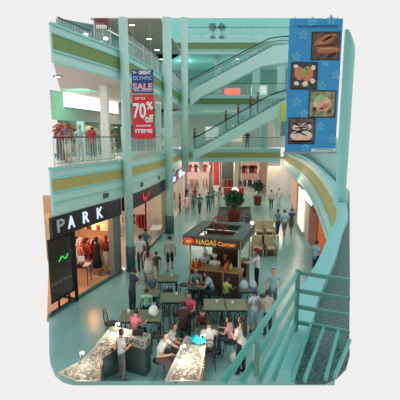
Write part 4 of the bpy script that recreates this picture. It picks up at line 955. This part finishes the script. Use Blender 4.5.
# teal cloth on the counter
m = MB(); nx = 9
for j in range(nx):
    for i in range(nx): u, w_ = i / (nx - 1), j / (nx - 1); m.v.append((-.21 + .36 * u - .04 * w_, 8.6 + .33 * w_ - .06 * u, 1.04 + .05 * math.sin(u * 9 + w_ * 4) * math.sin(w_ * 7 + 1) + .03))
m.f = [(j * nx + i, j * nx + i + 1, (j + 1) * nx + i + 1, (j + 1) * nx + i) for j in range(nx - 1) for i in range(nx - 1)]; m.sm = [True] * len(m.f)
o_ = m.build('teal_cloth', cloth((40, 190, 206))); md = o_.modifiers.new('thick', 'SOLIDIFY'); md.thickness = .012; tag(o_, 'crumpled bright teal cloth lying on the right hand jewellery counter', 'cloth')
t = thing('handbag', 'small black bag lying on the dark rear counter of the stall', 'bag', (-1.62, 9.06, 1.0)); MB().box(-.14, .14, -.07, .07, .012, .15).build('pouch', DARK, t, bevel=.03); MB().tube([(-.08, 0, .15), (-.05, 0, .22), (.05, 0, .22), (.08, 0, .15)], .01, 6).build('strap', DARK, t)
# stools of the sellers
for x, y, l in ((-.85, 9.25, 'round stool under the seller in grey white, behind the lit counter'), (-1.05, 8.82, 'round stool under the front seller in the white shirt')):
    t = thing('stool', l, 'stool', (x, y, 0)); MB().lathe(0, 0, [(.16, .42), (.17, .44), (.16, .46)], 14).build('seat', DARK, t)
    for a in range(4): MB().tube([(.1 * math.cos(a * 1.57 + .78), .1 * math.sin(a * 1.57 + .78), .42), (.15 * math.cos(a * 1.57 + .78), .15 * math.sin(a * 1.57 + .78), 0)], .014, 6).build('leg', CHROME, t)

# things on the cafe tables
def bag(label, loc, rgb, s_=1):
    t = thing('plastic_bag', label, 'bag', loc); MB().lathe(0, 0, [(.02, 0), (.13 * s_, .01), (.15 * s_, .1 * s_), (.11 * s_, .22 * s_), (.05 * s_, .28 * s_), (.01, .29 * s_)], 12).build('sack', cloth(rgb), t)
    for sx in (-1, 1): MB().tube([(sx * .05 * s_, 0, .26 * s_), (sx * .07 * s_, 0, .36 * s_), (sx * .02 * s_, 0, .36 * s_), (sx * .01, 0, .27 * s_)], .01, 5).build('handle', cloth(rgb), t)
bag('white plastic carrier bag standing on the wide green table', (-1.42, 10.72, .74), (214, 230, 228), 1.1)
bag('pale blue plastic bag on the left of the table by the red cap', (1.58, 12.75, .74), (176, 206, 216), 1.1); bag('pale blue plastic bag on the right of the table by the red cap', (1.9, 12.86, .74), (190, 212, 218), 1)
bag('white plastic bag on the floor under the child in pink', (.95, 9.45, 0), (206, 212, 210), 1.0)
def cup(label, loc, rgb): 
    t = thing('cup', label, 'cup', loc, 0, 'cups on the cafe tables'); MB().lathe(0, 0, [(.03, 0), (.045, .12), (.04, .12), (.03, .02)], 10).build('beaker', cloth(rgb), t); MB().lathe(0, 0, [(.047, .115), (.047, .13)], 10).build('rim', WP, t)
for l, p in (('white cup on the middle green table', (-.8, 12.1)), ('white cup on the left pale olive table', (.55, 11.5)), ('white cup on the right pale olive table', (1.05, 11.4)), ('white cup on the farthest green table', (-1.1, 13.8)), ('white cup on the dark kiosk table', (-.1, 13.2)), ('white cup at the left end of the wide green table', (-2.2, 10.8))): cup(l, (p[0], p[1], .74), (232, 232, 226))

# ------------------------------------------------------------ greenery, mat, benches
m = MB().prism([(1.68, 32.58), (4.42, 32.58), (3.78, 26.65), (1.16, 26.65)], 0, .03).build('floor_mat', MATF); tag(m, 'large grey mat under the big potted tree', 'mat')
leafy('big round potted tree on the grey mat, red brown planter', (2.5, 26.98, .03), .72, 1.6, (62, 98, 76), 700, (150, 74, 62), .5, .7, name='potted_tree', cat='tree')
leafy('potted tree by the far pillar, red brown pot', (5.23, 33.56, 0), .55, 1.75, (66, 84, 66), 320, (140, 74, 64), .4, .8, name='potted_tree', cat='tree')
leafy('potted plant beside the far left shop window', (3.59, 36.91, 0), .5, 1.6, (60, 90, 70), 240, (110, 76, 64), .3, .5)
def wood_seat(label, loc):
    t = thing('wooden_seat', label, 'chair', loc, R_(180), 'four wooden seats in the open floor'); WS = M('pale_seat_wood', (196, 186, 150), .5, var=.12)
    MB().box(-.33, .33, -.3, .3, .36, .46).build('seat', WS, t, bevel=.02); MB().box(-.33, .33, -.34, -.26, .3, 1.0).build('backrest', WS, t, bevel=.02)
    for sx in (-1, 1):
        MB().box(sx * .36 - .04, sx * .36 + .04, -.3, .3, .0, .6).build('armrest', M('olive_arm', (150, 142, 112), .5), t, bevel=.015)
    MB().box(-.2, .2, .22, .28, .02, .36).build('footrest', DWOOD, t)
for px_, py_, l in ((258.5, 255, 'pale wooden seat, front left of the group of four'), (268.5, 255, 'pale wooden seat, front right of the group of four'), (259, 237, 'pale wooden seat, back left of the group of four'), (268.5, 237, 'pale wooden seat, back right of the group of four')):
    q = {(258.5, 255): (3.07, 18.91), (268.5, 255): (3.59, 18.91), (259, 237): (3.65, 22.5), (268.5, 237): (4.24, 22.5)}[(px_, py_)]
    wood_seat(l, (q[0], q[1], 0))
t = thing('display_stand', 'red and white promotional stand with a lit centre behind the potted tree', 'stand', (3, 33.06, 0))
MB().lathe(0, 0, [(.5, 0), (.5, .1), (.12, .15), (.12, 1.0)], 14).build('base', REDP, t); MB().box(-.9, .9, -.15, .15, 1.0, 1.7).build('red_board', M('dusty_red', (190, 76, 76), .5), t, bevel=.05); MB().ball((.1, -.2, 1.4), .33, (1, .3, 1)).build('lit_centre', M('lit_pink', (255, 226, 214), .5, emit=1.2), t)

# ------------------------------------------------------------ far shops, ground floor
def shop_panel(name, label, cat, x0, x1, y, z0, z1, m, extra=None):
    t = thing(name, label, cat, ((x0 + x1) / 2, y, z0)); h = (x1 - x0) / 2
    MB().box(-h, h, 0, .06, 0, z1 - z0).build('panel', m, t); g0 = max(q_ for q_ in (0, 5.0, 9.6) if q_ <= z0 + .01) - z0
    if g0 < -.06: MB().box(-h - .04, h + .04, .0, .08, g0, 0).build('plinth', CREAM, t)
    f = MB(); f.box(-h - .06, -h, -.03, .08, 0, z1 - z0).box(h, h + .06, -.03, .08, 0, z1 - z0).box(-h - .06, h + .06, -.03, .08, z1 - z0, z1 - z0 + .08); f.build('frame', WHITE, t); return t
shop_panel('shop_display', 'tall red panel at the far shops behind the potted tree', 'panel', 1.45, 2.1, 40.6, .9, 3.5, RED)
shop_panel('shop_window', 'dark far shop window right of the tall red panel', 'window', 2.35, 3.9, 40.6, .7, 3.6, M('dark_shop', (84, 84, 82), .3))
shop_panel('shop_window', 'far shop window with pink light left of the white pillar', 'window', 4.5, 6.3, 40.6, .7, 3.5, M('rosy_shop', (176, 140, 136), .4))
shop_panel('shop_window', 'far left shop window with pale pink racks', 'window', -1.3, .9, 40.6, .5, 3.6, M('rosy_pale', (214, 176, 172), .4))
shop_panel('lit_doorway', 'bright white far shop doorway at the right end', 'door', 7.95, 9.0, 38.7, .05, 3.0, M('lit_doorway_white', (236, 232, 222), .4, emit=.25))
shop_panel('shop_sign', 'small pale sign above the bright far doorway', 'sign', 7.9, 9.1, 38.6, 3.1, 3.6, M('pale_sign', (214, 210, 200), .5))
rack('red clothes rack in the far left shop, lower', (-1.1, 39.8), (.8, 39.8), 1.6, 12, 'garment on the rack of the far left shop', 'clothes in the far left shop')
rack('clothes rack in front of the dark far shop window', (2.4, 40.0), (3.9, 40.0), 1.6, 10, 'garment on the rack before the dark far window', 'clothes before the dark far window')
rack('clothes rack in front of the rosy far shop window', (4.6, 40.0), (6.2, 40.0), 1.6, 10, 'garment on the rack before the rosy far window', 'clothes before the rosy far window')
for i in range(7):
    garment('garment hung high in the far left shop', (-1.1 + i * .33, 40.45, 3.2), 0, [(190, 60, 60), (230, 200, 200), (120, 50, 56), (236, 230, 226), (90, 80, 90)][i % 5], 'clothes high in the far left shop', .8)
    garment('garment hung high in the rosy far shop', (4.7 + i * .25, 40.45, 3.1), 0, [(70, 60, 64), (190, 90, 90), (220, 190, 180), (110, 50, 56)][i % 4], 'clothes high in the rosy far shop', .8)
# right hand wall: lit panels and posters
RWL = [(5.6, 15.4), (5.95, 18.4), (6.5, 23), (7.55, 30.5)]
def on_right(name, label, cat, y0, y1, z0, z1, m, off=-.06):
    p = cut(RWL, y0, y1); o = Vector(p[0]); t = thing(name, label, cat, (o.x, o.y, z0)); pr = [(a - o.x, b - o.y) for a, b in p]
    MB().strip(pr, 0, z1 - z0, .06, off).build('panel', m, t)
    e = MB(); e.strip(pr, -.05, 0, .1, off + .0).strip(pr, z1 - z0, z1 - z0 + .05, .1, off); e.build('frame', GREYT, t); return t
on_right('lit_display', 'tall bright white lit shop panel on the right wall', 'panel', 22.5, 25.2, .3, 2.9, M('lit_panel_white', (255, 244, 236), .5, emit=.7))
on_right('shop_poster', 'salmon pink lit poster on the right wall, farther than the white panel', 'poster', 26.3, 29.6, .9, 3.0, M('lit_salmon', (238, 170, 150), .5, emit=.3))
on_right('shop_sign', 'slanting white lit sign high on the right wall', 'sign', 18.6, 21.8, 2.5, 3.05, LITW, -.12)
on_right('shop_display', 'bright orange panel on the right wall behind the brown post', 'panel', 16.3, 17.9, .4, 2.6, M('orange_lit', (232, 112, 52), .5, emit=.2))
on_right('shop_display', 'dull red panel on the right wall left of the orange panel', 'panel', 18.3, 20.4, .4, 2.4, M('dull_red', (170, 84, 72), .5))
t = thing('signpost', 'red brown post with a round red sign at the right', 'sign', (5.56, 17.35, 0)); zt_ = 2.62
MB().lathe(0, 0, [(.16, 0), (.16, .05), (.05, .08), (.05, zt_)], 12).build('pole', M('brown_post', (150, 90, 74), .5), t); dd = MB().lathe(0, 0, [(.3, -.04), (.32, 0), (.3, .04)], 20).build('round_sign', M('brick_red', (164, 76, 66), .5), t); dd.rotation_euler = (R_(80), 0, 0); dd.location = (0, 0, zt_ + .2)
# upper floors, far shops
for (x0, x1, y, z0, z1, m, nm, l, ct) in (
    (.6, 2.0, 41.3, 5.8, 7.2, M('lit_shop_pale', (240, 236, 226), .5, emit=.5), 'lit_window', 'bright lit shop window on the far second floor, left', 'window'),
    (3.4, 4.6, 41.3, 5.6, 7.4, M('lit_shop_warm', (236, 214, 190), .5, emit=.4), 'lit_window', 'warm lit shop window on the far second floor behind the railing', 'window'),
    (6.3, 7.6, 39.5, 5.1, 7.6, M('dusky_pink', (190, 160, 154), .5), 'shop_display', 'dusky pink panel on the far second floor below the escalator top', 'panel'),
    (2.6, 4.2, 40.8, 10.2, 11.1, M('neon_red', (255, 92, 64), .5, emit=1.3), 'neon_sign', 'glowing red orange neon sign on the far third floor', 'sign'),
    (1.0, 2.4, 41.3, 10.2, 11.0, M('dim_rose', (190, 130, 128), .5), 'shop_display', 'dim rose panel left of the glowing red neon sign', 'panel'),
    (5.4, 7.0, 40.8, 10.2, 11.4, M('lit_shop_pale', (240, 236, 226), .5, emit=.5), 'lit_window', 'pale lit shop window on the far third floor', 'window')):
    shop_panel(nm, l, ct, x0, x1, y, z0, z1, m)
t = thing('hanging_poster', 'yellow green upright poster hanging beside the blue banner before the escalator', 'poster', (6.6, 30.2, 6.18)); hp = 8.8 - 6.18
MB().box(-.22, .22, 0, .04, hp * .45, hp).build('lime_panel', M('lime_poster', (196, 214, 70), .5), t); MB().box(-.22, .22, 0, .04, 0, hp * .43).build('picture_panel', M('poster_grey', (120, 150, 130), .5, var=.4, scale=5), t)
for x in (-.15, .15): MB().tube([(x, .02, hp), (x, .02, hp + 2.6)], .012, 5).build('cord', CHROME, t)

# fourth floor window bars and ornaments
t = thing('window_band', 'pale window band with thin mullions along the topmost far wall', 'window', (-1.0, 38.9, 15.0)); MB().box(0, 9.6, 0, .05, 0, .9).build('pane', M('pale_window', (170, 240, 238), .2), t)
for i in range(9): MB().box(i * 1.2, i * 1.2 + .06, -.05, 0, 0, .9).build('mullion', TEAL, t)
for (X_, l) in ((1.1, 'grey plant stand on the topmost far gallery, left'), (1.9, 'grey plant stand on the topmost far gallery, right')):
    leafy(l, (X_, 34.6, 14.2), .35, 1.3, (110, 170, 160), 120, (90, 130, 130), .25, .5)
# things hanging on the third floor gallery
t = thing('wall_sign', 'small dark red sign behind the top left railing near the column', 'sign', (-4.7, 19.0, 11.41)); MB().box(-.35, .35, 0, .06, -.25, .25).build('board', M('dark_red_sign', (120, 50, 60), .5), t); MB().box(-.25, .25, -.02, 0, -.2, -.05).build('white_stripe', WP, t)
